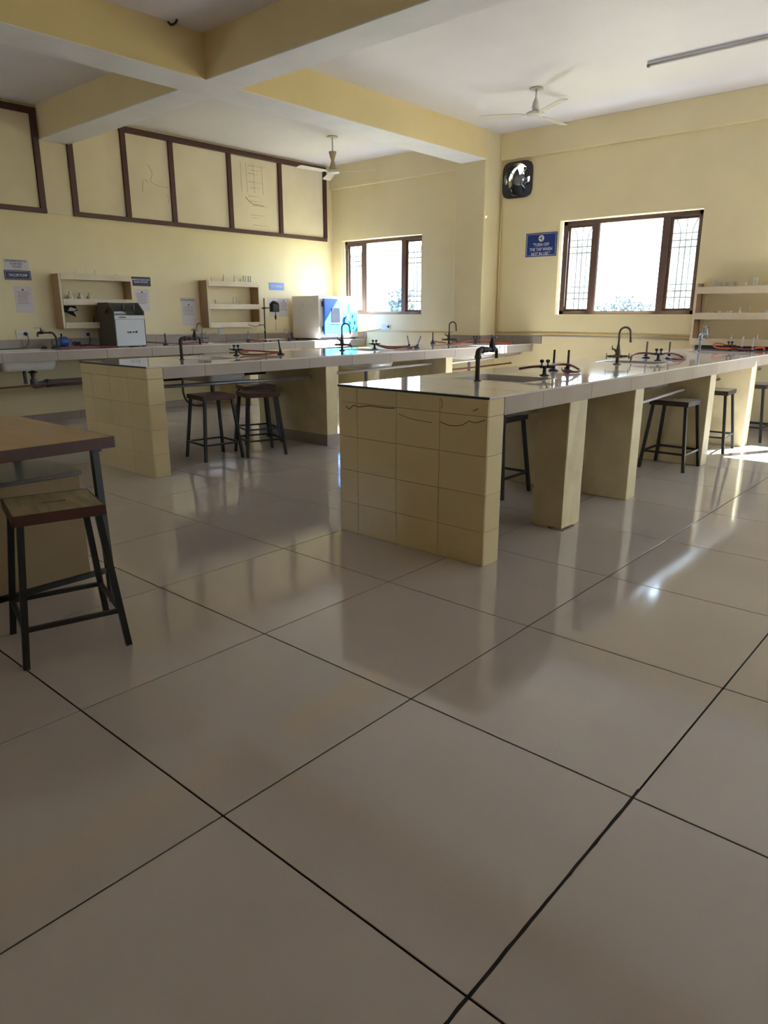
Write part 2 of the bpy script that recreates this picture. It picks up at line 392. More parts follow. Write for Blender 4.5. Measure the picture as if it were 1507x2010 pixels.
for k, (a, b) in enumerate(spans):
    p = put('panel', G().box(XL, XL+.012, a+.002, b-.002, 2.47 if k == 0 else 2.522, 3.26 if k == 0 else 3.528, .001), PANEL, tr)
    if k == 2:
        s = G()
        for q in [[(a+.3, 3.2), (a+.36, 3.1), (a+.33, 3.0), (a+.42, 2.96), (a+.6, 2.95)], [(a+.2, 2.85), (a+.22, 3.0), (a+.3, 2.98)], [(a+.56, 2.85), (a+.6, 2.82), (a+.57, 2.76)]]:
            s.tube([(XL+.0125, y, z) for y, z in q], .0022, 5, 4)
        put('stain', s, STAIN, p, label='brown water marks')
    if k == 4:
        s = G()
        for zz in (3.42, 3.36, 3.31, 3.2, 3.12, 3.0, 2.93, 2.87, 2.74, 2.7, 2.6):
            x = random.uniform(.3, .38); s.tube([(XL+.0125, a+x, zz), (XL+.0125, a+x+random.uniform(.15, .35), zz+.004)], .002, 5, 1)
        for yy in (.18, .28, .42, .58): s.tube([(XL+.0125, a+yy, 3.45), (XL+.0125, a+yy+.01, 3.05)], .0018, 5, 1)
        s.tube([(XL+.0125, a+.25, 2.98), (XL+.0125, a+.36, 2.9), (XL+.0125, a+.52, 2.89), (XL+.0125, a+.6, 2.88)], .006, 5, 4)
        put('stain', s, STAIN, p, label='brown scribbled marks and water stain')
# ================================================================== BENCHES
def slabs(parent, x0, x1, ycuts, sinks, z0, z1, notch=None):
    """stone top as separate slabs, leaving the sink openings free"""
    X0_ = x0
    for a, b in zip(ycuts, ycuts[1:]):
        x0 = notch if (notch and a > 7.6) else X0_
        hole = [s for s in sinks if s[2] <= a+1e-6 and s[3] >= b-1e-6]
        if hole:
            s = hole[0]
            put('slab', G().box(x0, s[0], a+.001, b-.001, z0, z1, .0015), STONE, parent); put('slab', G().box(s[1], x1, a+.001, b-.001, z0, z1, .0015), STONE, parent)
        else:
            put('slab', G().box(x0, x1, a+.001, b-.001, z0, z1, .0015), STONE, parent)
def end_wall(parent, x0, x1, y0, y1, H):
    e = put('end_wall', G().box(x0+.008, x1-.008, y0+.008, y1-.001, 0, H), TGROUT, parent)
    cols = [x1]
    while cols[-1]-.3 > x0+.02: cols.append(cols[-1]-.302)
    cols.append(x0)
    rows = [0, .19, .39, .595, .80, H]
    for xa, xb in zip(cols[1:], cols):
        for za, zb in zip(rows, rows[1:]):
            put('tile', G().box(xa+.001, xb-.001, y0+random.uniform(0, .0012), y0+.008, za+.0012, zb-.0012, .0008), CREAMT, e)
    for za, zb in zip(rows, rows[1:]):
        put('tile', G().box(x1-.008, x1, y0+.009, y1-.001, za+.0012, zb-.0012, .0008), CREAMT, e)
        put('tile', G().box(x0, x0+.008, y0+.009, y1-.001, za+.0012, zb-.0012, .0008), CREAMT, e)
    return e
def crack(parent, pts, w=.0022, y=None, x=None):
    g = G()
    P = [Vector((a, y, z)) for a, z in pts]
    g.tube(P, w, 4, 2); put('crack', g, TGROUT, parent, label='dark crack in the tiling')
ZT = .90
def bench(x0, x1, y0, sinks, piers, label, fstep, notch=None):
    YW = globals()['YW']-.022
    b = thing('lab_bench', ((x0+x1)/2, y0, 0), label, 'bench')
    put('bed', bedmesh(x0, x1, y0, sinks, notch), SLABC, b)
    cuts = sorted({y0, YW} | ({7.69} if notch else set()) | {s[2] for s in sinks} | {s[3] for s in sinks} | {y0+.35+.9*k for k in range(8) if y0+.35+.9*k < YW-.2 and not any(s[2]-.12 < y0+.35+.9*k < s[3]+.12 for s in sinks)})
    slabs(b, x0, x1, cuts, sinks, ZT-.012, ZT, notch)
    for s in (0, 1):
        xa, xb = ((x1-.014, x1-.002), (x0+.002, x0+.014))[s]
        run_tiles(b, 'fascia_tile', 'y', y0+.15, 7.69 if (s and notch) else YW, .6, xa, xb, ZT-.105, ZT-.0125, FASC, off=.4)
    e = end_wall(b, x0+.004, x1-.004, y0, y0+.15, ZT-.0125)
    put('edge_strip', G().box(x0-.002, x1+.002, y0-.004, y0+.004, ZT-.0125, ZT-.001, .002), EDGE, b, label='dark chipped edge of the top')
    for (a, c, d, f, rough) in piers:
        q = G().box(a, c, d, f, 0, ZT-.056 if False else ZT-.0555, .004)
        if rough: q.rough(.004)
        put('pier', q, PIER, b, label='rough plastered pier with worn foot' if rough else None)
    return b
def bedmesh(x0, x1, y0, sinks, notch=None):
    g = G(); a = y0+.15
    for s in sorted(sinks, key=lambda s: s[2]):
        g.box(x0+.015, x1-.015, a, s[2]-.02, ZT-.055, ZT-.013)
        g.box(x0+.015, s[0]-.02, s[2]-.02, s[3]+.02, ZT-.055, ZT-.013); g.box(s[1]+.02, x1-.015, s[2]-.02, s[3]+.02, ZT-.055, ZT-.013)
        a = s[3]+.02
    g.box(x0+.015, x1-.015, a, 7.69 if notch else YW-.022, ZT-.055, ZT-.013)
    if notch: g.box(notch+.002, x1-.015, 7.69, YW-.022, ZT-.055, ZT-.013)
    return g
S1 = [(-2.16, -1.62, 2.87, 3.29), (-2.16, -1.62, 4.93, 5.35), (-2.16, -1.62, 7.12, 7.54)]
B1 = bench(-2.425, -1.36, 2.09, S1, [(-1.58, -1.37, 2.98, 3.21, True), (-2.415, -1.37, 3.95, 4.10, False), (-2.415, -1.37, 5.54, 5.69, False), (-1.93, -1.37, 6.78, 6.95, False)],
           'pale stone topped laboratory bench nearest the camera with cream tiled end', .6)
S2 = [(-5.40, -4.86, 2.90, 3.32), (-5.40, -4.86, 5.05, 5.47), (-5.40, -4.86, 7.15, 7.57)]
B2 = bench(-5.66, -4.567, 2.10, S2, [(-5.65, -4.577, 4.075, 4.23, False), (-5.65, -4.577, 6.075, 6.21, False)],
           'pale stone topped laboratory bench behind, running to the column', .6, -5.185)
sk = G().box(-5.655, -4.567, 4.062, 4.075, 0, .11, .001).box(-4.577, -4.565, 4.062, 4.24, 0, .11, .001)
put('skirting', sk, SKIRT, B2)
e1 = [c for c in B1.children if c.name.startswith('end_wall')][0]
crack(e1, [(-2.36, .775), (-2.33, .76), (-2.30, .785), (-2.25, .778), (-2.18, .792), (-2.05, .79), (-1.98, .795)], y=2.089)
crack(e1, [(-1.95, .765), (-1.85, .745), (-1.72, .74)], w=.0012, y=2.089)
crack(e1, [(-1.66, .75), (-1.60, .735), (-1.52, .745), (-1.48, .77), (-1.44, .765), (-1.38, .785)], w=.0016, y=2.089)
crack(e1, [(-1.66, .875), (-1.65, .85), (-1.655, .82)], w=.0016, y=2.089)
crack(e1, [(-1.455, .825), (-1.435, .832), (-1.425, .84)], w=.0018, y=2.089)
mg = G()
for k in range(9):
    mx_, my_ = ((-1.45+.03*k+random.uniform(-.01, .01), 2.975) if k < 3 else (-1.366, 2.97+.028*(k-3)))
    mg.obox((mx_, my_, .004), (random.uniform(.02, .04), random.uniform(.015, .035), .008), Matrix.Rotation(random.uniform(0, 3), 4, 'Z'), .002)
put('mortar_patch', mg, mat('grey_mortar', (140, 128, 110), .9), B1, label='crumbled grey mortar at the pier foot')
# splashbacks on the window wall for bench 2 and bench 1
bs = put('splashback', G().box(-5.19, -4.44, YW-.010, YW, ZT, 1.005), TGROUT, None, 'grey tiled splashback on the wall right of the column', 'splashback')
run_tiles(bs, 'tile', 'x', -5.19, -4.44, .3, YW-.016, YW-.010, ZT+.001, 1.005, BSPL)
bs2 = put('splashback', G().box(-5.69, -5.19, 7.695, 7.705, ZT, 1.005).box(-5.20, -5.19, 7.695, YW-.02, ZT, 1.005), BSPL, None, 'grey splashback wrapped around the foot of the column', 'splashback')
bs3 = put('splashback', G().box(-2.37, -.8, YW-.014, YW, ZT, 1.0), GSTONE, None, 'black stone splashback under the glassware shelf at the right', 'splashback')
# sinks
def sink(s, label, m=SINKG, depth=.2):
    x0, x1, y0, y1 = s; t = thing('sink', ((x0+x1)/2, (y0+y1)/2, ZT-depth), label, 'sink', 'sinks let into the benches')
    w = .016; g = G(); zt, zb = ZT+.001, ZT-depth; q = .002
    x0, x1, y0, y1 = x0+q, x1-q, y0+q, y1-q
    # basin: outer and inner skins joined at the rim
    def loop(a, b, c, d, z, r):
        pts = []
        for cx, cy, a0 in ((b-r, d-r, 0), (a+r, d-r, 90), (a+r, c+r, 180), (b-r, c+r, 270)):
            for k in range(4):
                t_ = math.radians(a0+30*k); pts.append(g.bm.verts.new((cx+r*math.cos(t_), cy+r*math.sin(t_), z)))
        return pts
    L = [loop(x0+.02, x1-.02, y0+.02, y1-.02, zb, .05), loop(x0+.006, x1-.006, y0+.006, y1-.006, zb+.05, .04), loop(x0, x1, y0, y1, zt-.03, .02), loop(x0, x1, y0, y1, zt, .012),
         loop(x0+w, x1-w, y0+w, y1-w, zt, .02), loop(x0+w+.004, x1-w-.004, y0+w+.004, y1-w-.004, zb+.06, .04), loop(x0+w+.03, x1-w-.03, y0+w+.03, y1-w-.03, zb+.014, .05)]
    g.skin(L)
    put('basin', g, m, t)
    put('drain', G().cyl(((x0+x1)/2, (y0+y1)/2, zb+.014), ((x0+x1)/2, (y0+y1)/2, zb+.017), .03), GALV, t, label='metal drain fitting')
    put('waste_pipe', G().cyl(((x0+x1)/2, (y0+y1)/2, zb), ((x0+x1)/2, (y0+y1)/2, zb-.16), .02), PVC, t, label='grey waste pipe below the bowl')
    return t
names = ['beside the nearest bib tap', 'in the middle of the bench beside the gooseneck tap', 'at the wall end of the bench']
for k, s in enumerate(S1): sink(s, 'grey sink in the near bench, ' + names[k])
for k, s in enumerate(S2): sink(s, 'pale sink in the bench behind, ' + names[k], CERAM)
# left counter along the wall
LC = thing('wall_counter', (-8.13, 2.5, 0), 'grey tiled counter running along the left wall under the shelves', 'counter')
LX = -7.75
SL = [(-8.25, -7.85, 2.28, 2.90), (-8.3, -7.9, 4.95, 5.42)]
cuts = sorted({YB, YW} | {s[2] for s in SL} | {s[3] for s in SL} | {-2.2, -1.3, -.4, .5, 1.4, 3.67, 4.4, 6.2, 7.16})
slabs(LC, XL, LX, cuts, SL, ZT-.012, ZT)
gb = G(); a = YB
for s in SL:
    gb.box(XL, LX-.015, a, s[2]-.01, ZT-.06, ZT-.013).box(XL, s[0]-.01, s[2]-.01, s[3]+.01, ZT-.06, ZT-.013).box(s[1]+.01, LX-.015, s[2]-.01, s[3]+.01, ZT-.06, ZT-.013); a = s[3]+.01
gb.box(XL, LX-.015, a, YW, ZT-.06, ZT-.013)
put('bed', gb, SLABC, LC)
run_tiles(LC, 'fascia_tile', 'y', YB, YW, .607, LX-.014, LX, ZT-.115, ZT-.0125, FASC, off=.6)
run_tiles(LC, 'splashback_tile', 'y', YB, YW, .6, XL, XL+.012, ZT+.001, 1.005, BSPL)
run_tiles(LC, 'splashback_tile', 'x', XL+.013, LX+.02, .36, YW-.012, YW, ZT+.001, 1.005, BSPL)
for a, b_ in ((-2.4, -2.25), (.6, .75), (5.63, 5.77), (7.3, 7.45)): put('pier', G().box(XL+.02, LX-.02, a, b_, 0, ZT-.0605, .004), PIER, LC)
sink(SL[0], 'white ceramic sink bowl hanging under the left counter above the grey drain pipe', CERAM, .22)
sink(SL[1], 'grey sink in the left counter under the second wall shelf', CERAM, .22)
# ================================================================== PIPES
def pipe(name, pts, r, m, label, cat='pipe', n=10, sub=1, group=None):
    return put(name, G().tube(pts, r, n, sub), m, None, label, cat, group)
pipe('water_pipe', [(-1.75, 3.3, .60), (-1.75, 3.945, .60)], .011, MPIPE, 'maroon water pipe under the near bench between the square pier and the first pier wall')
pipe('water_pipe', [(-1.66, 4.105, .60), (-1.66, 5.535, .62)], .011, MPIPE, 'maroon water pipe under the near bench behind the lone stool')
pipe('water_pipe', [(-1.45, 4.105, .67), (-1.5, 4.3, .66), (-1.54, 4.6, .645), (-1.58, 5.53, .66)], .012, WPIPE, 'pale slanting pipe under the near bench above the lone stool', sub=3)
pipe('water_pipe', [(-1.66, 5.695, .64), (-1.66, 6.775, .66)], .011, MPIPE, 'maroon water pipe under the near bench beyond the third pier')
pipe('water_pipe', [(-1.66, 6.955, .66), (-1.62, 7.5, .68), (-1.62, 8.08, .69)], .011, MPIPE, 'brown water pipe under the near bench beside the sunlit pier', sub=3)
pipe('water_pipe', [(-1.9, 6.955, .38), (-1.9, 8.08, .37)], .011, MPIPE, 'low maroon pipe behind the sunlit pier')
pipe('water_pipe', [(-4.78, 2.255, .715), (-4.78, 4.06, .68)], .016, GALV, 'galvanised pipe under the second bench above the paired stools')
pipe('water_pipe', [(-4.78, 4.235, .70), (-4.78, 6.07, .72)], .016, WPIPE, 'pale pipe under the second bench beyond its middle pier')
pipe('water_pipe', [(-4.78, 6.215, .70), (-4.78, 7.95, .74), (-4.75, 8.04, .76), (-4.75, 8.08, .76)], .014, WPIPE, 'pale pipe under the second bench below the column', sub=2)
pipe('water_pipe', [(-5.3, 6.215, .58), (-4.95, 6.8, .60), (-4.9, 8.08, .62)], .011, MPIPE, 'thin brown pipe under the second bench near the window wall', sub=3)
pipe('water_pipe', [(-5.50, 2.255, .70), (-5.50, 4.06, .69)], .013, RUST, 'dark pipe deep under the second bench behind the paired stools')
pipe('drain_hose', [(-5.147, 2.80, .79), (-5.147, 2.80, .70), (-5.147, 2.80, .60), (-5.14, 2.83, .52), (-5.13, 2.90, .48), (-5.10, 3.0, .47)], .010, BRASS, 'brown drain hose curling down under the second bench', 'hose', 8, 4)
pipe('drain_pipe', [(-8.18, 2.87, .50), (-8.18, 2.93, .495), (-8.18, 5.6, .49)], .045, PVC, 'thick grey drain pipe under the left counter', n=14)
pipe('water_pipe', [(-8.0, .76, .49), (-8.0, 2.36, .495), (-8.0, 5.62, .56)], .012, MPIPE, 'thin maroon pipe under the left counter above the drain pipe')
tp = thing('waste_trap', (-8.05, 2.72, .52), 'brass and black waste trap under the white sink bowl', 'waste trap')
put('collar', G().lathe([(.05, 0), (.05, .012), (.02, .02), (.02, .03)], (-8.05, 2.68, .64)), BLKP, tp)
put('nut', G().lathe([(.024, 0), (.028, .01), (.024, .03), (.02, .05), (.026, .06), (.026, .09)], (-8.05, 2.68, .55)), BRASS, tp, label='brass nut')
put('elbow', G().tube([(-8.05, 2.68, .56), (-8.06, 2.69, .50), (-8.12, 2.76, .49), (-8.18, 2.862, .495)], .04, 12, 5), PVC, tp, label='grey elbow')
put('ribs', G().tube([(-8.18, 2.88, .4975), (-8.18, 2.89, .4975)], .05, 14, 1).tube([(-8.18, 2.90, .4975), (-8.18, 2.91, .4975)], .05, 14, 1), PVC, tp)
# wall conduits along the window wall
for dz, m, lab in ((0, YPIPE, 'upper'), (-.028, YPIPE, 'lower')):
    pass
pipe('wall_conduit', [(-7.7, YW-.012, 1.028), (-5.70, YW-.012, 1.03)], .010, YPIPE, 'yellow painted pipe low on the wall below the corner window')
pipe('wall_conduit', [(-5.18, YW-.014, 1.045), (-2.45, YW-.014, 1.035)], .012, YPIPE, 'upper yellow painted pipe low on the wall right of the column')
pipe('wall_conduit', [(-4.43, YW-.012, 1.005), (-2.45, YW-.012, .995)], .009, WPIPE, 'lower pale pipe on the wall right of the column')
pipe('wall_conduit', [(XL+.012, 4.25, 1.02), (XL+.012, 5.62, 1.02)], .012, WPIPE, 'pale conduit on the left wall between the two shelves')
pipe('wall_conduit', [(-5.17, YW-.022, 2.83), (-5.17, YW-.022, 2.4), (-5.168, YW-.022, 1.9), (-5.165, YW-.022, 1.4), (-5.165, YW-.022, 1.06)], .010, YPIPE, 'upright painted conduit in the corner below the exhaust fan', sub=1)
for z in (2.62, 2.2, 1.75, 1.5):
    put('conduit_joint', G().cyl((-5.17, YW-.022, z-.03), (-5.17, YW-.022, z+.03), .014), YPIPE, bpy.data.objects['wall_conduit.004'] if 'wall_conduit.004' in bpy.data.objects else None, label='pipe coupling')
# ================================================================== TAPS
def bib_tap(x, y, label, m=RUST, h=.185, rz=0.0, L=.19):
    t = thing('bib_tap', (x, y, ZT), label, 'tap')
    P = lambda a, b: (x, y+a, ZT+b)
    put('riser', G().cyl(P(0,0), P(0, h-.03), .014), m, t)
    put('base_ring', G().lathe([(.024, 0), (.024, .004), (.015, .008)], P(0, 0)), m, t)
    put('elbow', G().tube([P(0, h-.035), P(.002, h-.012), P(.018, h), P(.05, h+.002)], .018, 10, 4).cyl(P(0, h-.05), P(0, h-.03), .021).cyl(P(.04, h+.002), P(.058, h+.002), .021), m, t)
    put('arm', G().lathe([(.012, 0), (.012, .02), (.018, .028), (.018, .05), (.013, .06), (.013, .09)], P(.055, h+.002), (0, 1, 0)), m, t)
    put('tap_body', G().lathe([(.016, -.02), (.021, 0), (.019, .025), (.012, .05), (.008, .07)], P(L-.035, h+.004)).cyl(P(L-.05, h+.004), P(L, h+.004), .014), m, t)
    put('spout', G().tube([P(L-.01, h+.004), P(L+.012, h), P(L+.018, h-.018), P(L+.018, h-.055)], .011, 10, 4), m, t)
    put('handle', G().cyl((x-.03, y+L-.035, ZT+h+.076), (x+.03, y+L-.035, ZT+h+.076), .006).cyl(P(L-.065, h+.076), P(L-.005, h+.076), .006).cyl(P(L-.035, h+.065), P(L-.035, h+.088), .009), GALV, t, label='steel cross handle')
    return t
bib_tap(-1.908, 2.79, 'rusty bent bib tap at the near end of the near bench')
bib_tap(-5.147, 2.81, 'rusty bent bib tap at the near end of the second bench')
bib_tap(-1.965, 7.0, 'steel bib tap at the far end of the near bench before the glassware shelf', GALV)
def goose_tap(x, y, label, m=BRASS, h=.295, ang=0.0, R=.045):
    t = thing('gooseneck_tap', (x, y, ZT), label, 'tap')
    c, s = math.cos(ang), math.sin(ang)
    P = lambda a, b, z: (x+a*c-b*s, y+a*s+b*c, ZT+z)
    put('flange', G().lathe([(.034, 0), (.034, .004), (.018, .012)], (x, y, ZT)), m, t)
    put('stem', G().lathe([(.014, 0), (.014, .06), (.022, .07), (.022, .105), (.016, .12), (.009, .16)], (x, y, ZT+.005)), m, t)
    pts = [P(0, 0, .15), P(0, 0, h-R-.02)] + [P(R-R*math.cos(math.radians(a)), 0, h-R+R*math.sin(math.radians(a))) for a in range(0, 181, 30)] + [P(2*R+.004, 0, h-R-.05), P(2*R+.006, 0, h-R-.075)]
    put('swan_neck', G().tube(pts, .0085, 10, 3), m, t)
    for sg in (-1, 1):
        put('side_valve', G().lathe([(.012, 0), (.014, .03), (.009, .05), (.012, .06), (.007, .085)], P(0, 0, .085 - .02), (c*sg, s*sg, 0)), m, t)
        q = Vector(P(sg*.092, 0, .065)); put('cross_handle', G().cyl(q+Vector((0, 0, -.024)), q+Vector((0, 0, .024)), .004, n=8).cyl(q+Vector((s*.02, -c*.02, 0)), q-Vector((s*.02, -c*.02, 0)), .004, n=8), m, t)
    put('side_nozzle', G().tube([P(.05, 0, .065), P(.10, 0, .06), P(.108, 0, .045), P(.108, 0, .02)], .006, 8, 3), m, t)
    put('upper_valve', G().lathe([(.011, 0), (.013, .02), (.007, .035), (.006, .055)], P(0, 0, .10), (-c*.85, -s*.85, .5)).cyl(Vector(P(-.05, 0, .115)), Vector(P(-.05, 0, .15)), .004, n=8), m, t)
    return t
A = .72
goose_tap(-1.893, 4.80, 'tarnished gooseneck laboratory tap halfway along the near bench', ang=A)
goose_tap(-5.20, 4.94, 'dark gooseneck laboratory tap on the second bench in front of the blue door', RUST, ang=A)
goose_tap(-5.27, 7.07, 'dark gooseneck laboratory tap on the second bench in front of the column', RUST, ang=A)
goose_tap(-8.40, 5.30, 'thin steel gooseneck tap on the left counter under the second shelf', GALV, h=.27, ang=A+math.pi, R=.035)
# ================================================================== GAS VALVES, BURNERS, HOSES
def gas_valve(x, y, label, m=BLACKI, ang=A):
    t = thing('gas_valve', (x, y, ZT), label, 'gas valve'); c, s = math.cos(ang), math.sin(ang)
    put('flange', G().lathe([(.032, 0), (.032, .005), (.014, .012), (.012, .045), (.016, .05), (.016, .065)], (x, y, ZT)), m, t)
    for sg in (-1, 1):
        p = Vector((x+sg*c*.02, y+sg*s*.02, ZT+.058))
        put('nozzle', G().lathe([(.010, -.015), (.011, .01), (.006, .02), (.006, .03), (.004, .05)], p, (c*sg, s*sg, .1)), m, t)
        put('knob', G().lathe([(.005, 0), (.005, .018), (.014, .022), (.015, .034), (.008, .04)], p+Vector((0, 0, .008))), m, t)
    return t
def burner(x, y, label, h=.15, base=BLUEB, tubem=BRASS, tilt=(0, 0)):
    t = thing('bunsen_burner', (x, y, ZT), label, 'burner')
    ax = Vector((tilt[0], tilt[1], 1)).normalized()
    put('base', G().lathe([(.037, 0), (.037, .006), (.026, .014), (.013, .018)], (x, y, ZT)), base, t)
    put('barrel', G().lathe([(.012, .015), (.013, .03), (.013, .05), (.0085, .055), (.0075, h), (.0085, h+.001)], (x, y, ZT), ax), tubem, t)
    put('air_collar', G().lathe([(.0145, .032), (.0145, .046)], (x, y, ZT), ax), base, t)
    put('gas_inlet', G().cyl((x, y, ZT+.024), (x-.02, y-.02, ZT+.024), .006), base, t)
    return t
def hose(pts, label, m=HOSE, r=.0085):
    pts = [(a, b, max(c, ZT+r+.001)) for a, b, c in pts]
    return put('rubber_hose', G().tube(pts, r, 8, 5), m, None, label, 'hose')
gas_valve(-1.80, 3.43, 'black twin gas valve beside the nearest sink on the near bench')
burner(-1.948, 3.83, 'burner left of its pair behind the nearest gas valve', tubem=RUST)
burner(-1.85, 3.86, 'burner right of its pair behind the nearest gas valve', tubem=RUST)
hose([(-1.818, 3.414, .961), (-1.861, 3.376, .958), (-1.9, 3.342, .951), (-1.93, 3.315, .944)], 'brown hose end sticking out left of the nearest gas valve')
hose([(-1.785, 3.445, .961), (-1.808, 3.557, .964), (-1.816, 3.682, .961), (-1.762, 3.73, .954), (-1.741, 3.815, .922), (-1.717, 3.769, .912), (-1.731, 3.69, .912), (-1.80, 3.70, .915), (-1.86, 3.80, .922), (-1.872, 3.838, .924)], 'brown hose looping from the nearest gas valve to its burner pair')
gas_valve(-1.814, 5.476, 'black twin gas valve beside the middle sink on the near bench')
burner(-2.05, 5.80, 'burner behind the middle sink of the near bench, blue base, next to gooseneck tap', tubem=BRASS)
burner(-1.85, 5.83, 'burner right of the middle gas valve on the near bench', tubem=BRASS)
hose([(-1.834, 5.462, .955), (-1.939, 5.499, .961), (-1.997, 5.448, .956), (-1.989, 5.322, .944), (-1.973, 5.269, .912)], 'reddish hose lying left of the middle gas valve')
hose([(-1.79, 5.49, .955), (-1.795, 5.626, .961), (-1.743, 5.738, .945), (-1.696, 5.78, .913), (-1.68, 5.727, .91), (-1.731, 5.64, .91), (-1.80, 5.72, .915), (-1.868, 5.81, .924)], 'reddish hose looping right of the middle gas valve')
gas_valve(-5.30, 3.54, 'black gas valve on the second bench near its sink')
burner(-5.10, 3.95, 'tilted black burner on the second bench left of the blue door', base=BLACKI, tubem=BLACKI, tilt=(-.1, -.1))
hose([(-5.29, 3.55, .955), (-5.295, 3.678, .945), (-5.245, 3.788, .937), (-5.18, 3.86, .93), (-5.12, 3.93, .926)], 'brown hose nearly straight between valve and tilted burner on the second bench')
hose([(-5.285, 3.55, .95), (-5.258, 3.577, .915), (-5.193, 3.634, .91), (-5.14, 3.73, .91), (-5.12, 3.85, .915), (-5.10, 3.93, .924)], 'brown hose sagging forward between valve and tilted burner')
gas_valve(-5.175, 5.461, 'rusty gas valve on the second bench below the corner window', RUST)
burner(-4.99, 5.89, 'burner leaning left of a crossed pair on the second bench', tilt=(-.18, -.1), tubem=GALV)
burner(-4.93, 5.95, 'burner leaning right of a crossed pair on the second bench', tilt=(.28, .2), tubem=GALV)
hose([(-5.16, 5.475, .955), (-5.132, 5.632, .925), (-5.022, 5.729, .922), (-5.0, 5.87, .926)], 'upper dark red hose running to the crossed burners')
hose([(-5.16, 5.475, .95), (-5.066, 5.557, .91), (-4.99, 5.691, .91), (-4.95, 5.85, .914), (-4.942, 5.94, .922)], 'lower dark red hose running to the crossed burners')
burner(-5.60, 7.14, 'burner with blue base on the second bench left of the gooseneck tap near the column', tubem=BLACKI)
gas_valve(-5.12, 7.48, 'rusty gas valve on the second bench beside the column', RUST)
hose([(-5.59, 7.13, .93), (-5.434, 7.20, .915), (-5.3, 7.12, .912), (-5.22, 7.25, .912), (-5.14, 7.46, .955)], 'orange brown hose along the far end of the second bench', ORHOSE)
hose([(-5.10, 7.50, .955), (-5.02, 7.56, .945), (-4.85, 7.66, .915), (-4.72, 7.78, .911)], 'orange brown hose trailing right of the column', ORHOSE)
gas_valve(-1.854, 7.66, 'black gas valve under the glassware shelf', BLACKI)
burner(-1.752, 7.73, 'burner with orange hose under the glassware shelf, left of two', tubem=WPL)
burner(-1.655, 7.78, 'burner with orange hose under the glassware shelf, right of two', tubem=WPL)
hose([(-1.866, 7.65, .955), (-1.946, 7.60, .983), (-1.992, 7.56, .978), (-1.994, 7.55, .956), (-1.958, 7.57, .934), (-1.877, 7.62, .928), (-1.801, 7.69, .928), (-1.768, 7.715, .926)], 'bright orange hose looped left of the gas valve under the shelf', ORHOSE)
hose([(-1.64, 7.79, .925), (-1.60, 7.85, .939), (-1.57, 7.87, .935), (-1.55, 7.86, .915)], 'short thick bright orange hose at the right end under the shelf', ORHOSE, .012)
hose([(-1.84, 7.67, .955), (-1.78, 7.64, .93), (-1.70, 7.70, .92), (-1.665, 7.765, .924)], 'red hose between gas valve and second burner under the shelf', HOSE)
# ================================================================== STOOLS
def stool_at(cx, cy, rz, label, seat=SEAT, H=.59, group='iron framed laboratory stools', rim=MAROON):
    t = thing('lab_stool', (cx, cy, 0), label, 'stool', group, rz=rz)
    g = G(); w = .158
    # board with a hand slot: four pieces around the slot
    sx, sy = .012, .05
    g.box(-w, -sx, -w, w, H-.012, H).box(sx, w, -w, w, H-.012, H).box(-sx, sx, -w, -sy, H-.012, H).box(-sx, sx, sy, w, H-.012, H)
    put('seat', g, seat, t, world=False)
    f = G(); k = w+.006
    f.box(-k, k, -k, -k+.006, H-.04, H+.001, .001).box(-k, k, k-.006, k, H-.04, H+.001, .001).box(-k, -k+.006, -k, k, H-.04, H+.001, .001).box(k-.006, k, -k, k, H-.04, H+.001, .001)
    f.box(-k+.006, k-.006, -k+.006, -k+.03, H-.018, H-.0122).box(-k+.006, k-.006, k-.03, k-.006, H-.018, H-.0122)
    put('seat_rim', f, rim, t, world=False)
    top, bot = .135, .19
    F = {}
    for sxn in (-1, 1):
        for syn in (-1, 1):
            a = Vector((sxn*top, syn*top, H-.012)); b = Vector((sxn*bot, syn*bot, 0))
            F[(sxn, syn)] = (a, b)
            put('leg', G().bar(b, a, .024), BLACKI, t, world=False)
    def at(k, z):
        a, b = F[k]; u = (z)/(H-.012); return b.lerp(a, u)
    for k1, k2, z in (((-1,-1),(1,-1),.15), ((-1,1),(1,1),.15), ((-1,-1),(-1,1),.15), ((1,-1),(1,1),.15)):
        put('stretcher', G().bar(at(k1, z), at(k2, z), .017), BLACKI, t, world=False)
    return t
stool_at(-2.17, .235, math.radians(-15), 'lab stool with worn pale seat and hand slot beside the wooden table')
stool_at(-4.955, 2.965, math.radians(-8), 'brown seated stool under the second bench, left of the front pair', SEATM)
stool_at(-4.80, 3.385, math.radians(-20), 'brown seated stool under the second bench, right of the front pair', SEATM)
stool_at(-5.35, 3.80, math.radians(-20), 'brown seated stool under the second bench, behind the front pair', SEATM)
stool_at(-2.235, 3.555, 0.0, 'dark grey seated stool between tiled end and first pier of the near bench', SEATG, rim=BLACKI)
stool_at(-1.575, 5.34, 0.0, 'lone stool with light brown seat between the middle piers of the near bench', SEATP, rim=RUST)
stool_at(-1.60, 6.45, math.radians(3), 'light seated stool standing before the sunlit pier of the near bench', SEATP, rim=RUST)
stool_at(-1.49, 7.36, math.radians(0), 'stool beyond the sunlit pier at the right edge', SEATP, rim=RUST)
stool_at(-2.66, 3.35, math.radians(10), 'stool on the far side of the near bench, glimpsed past its tiled end', SEATG, rim=BLACKI)
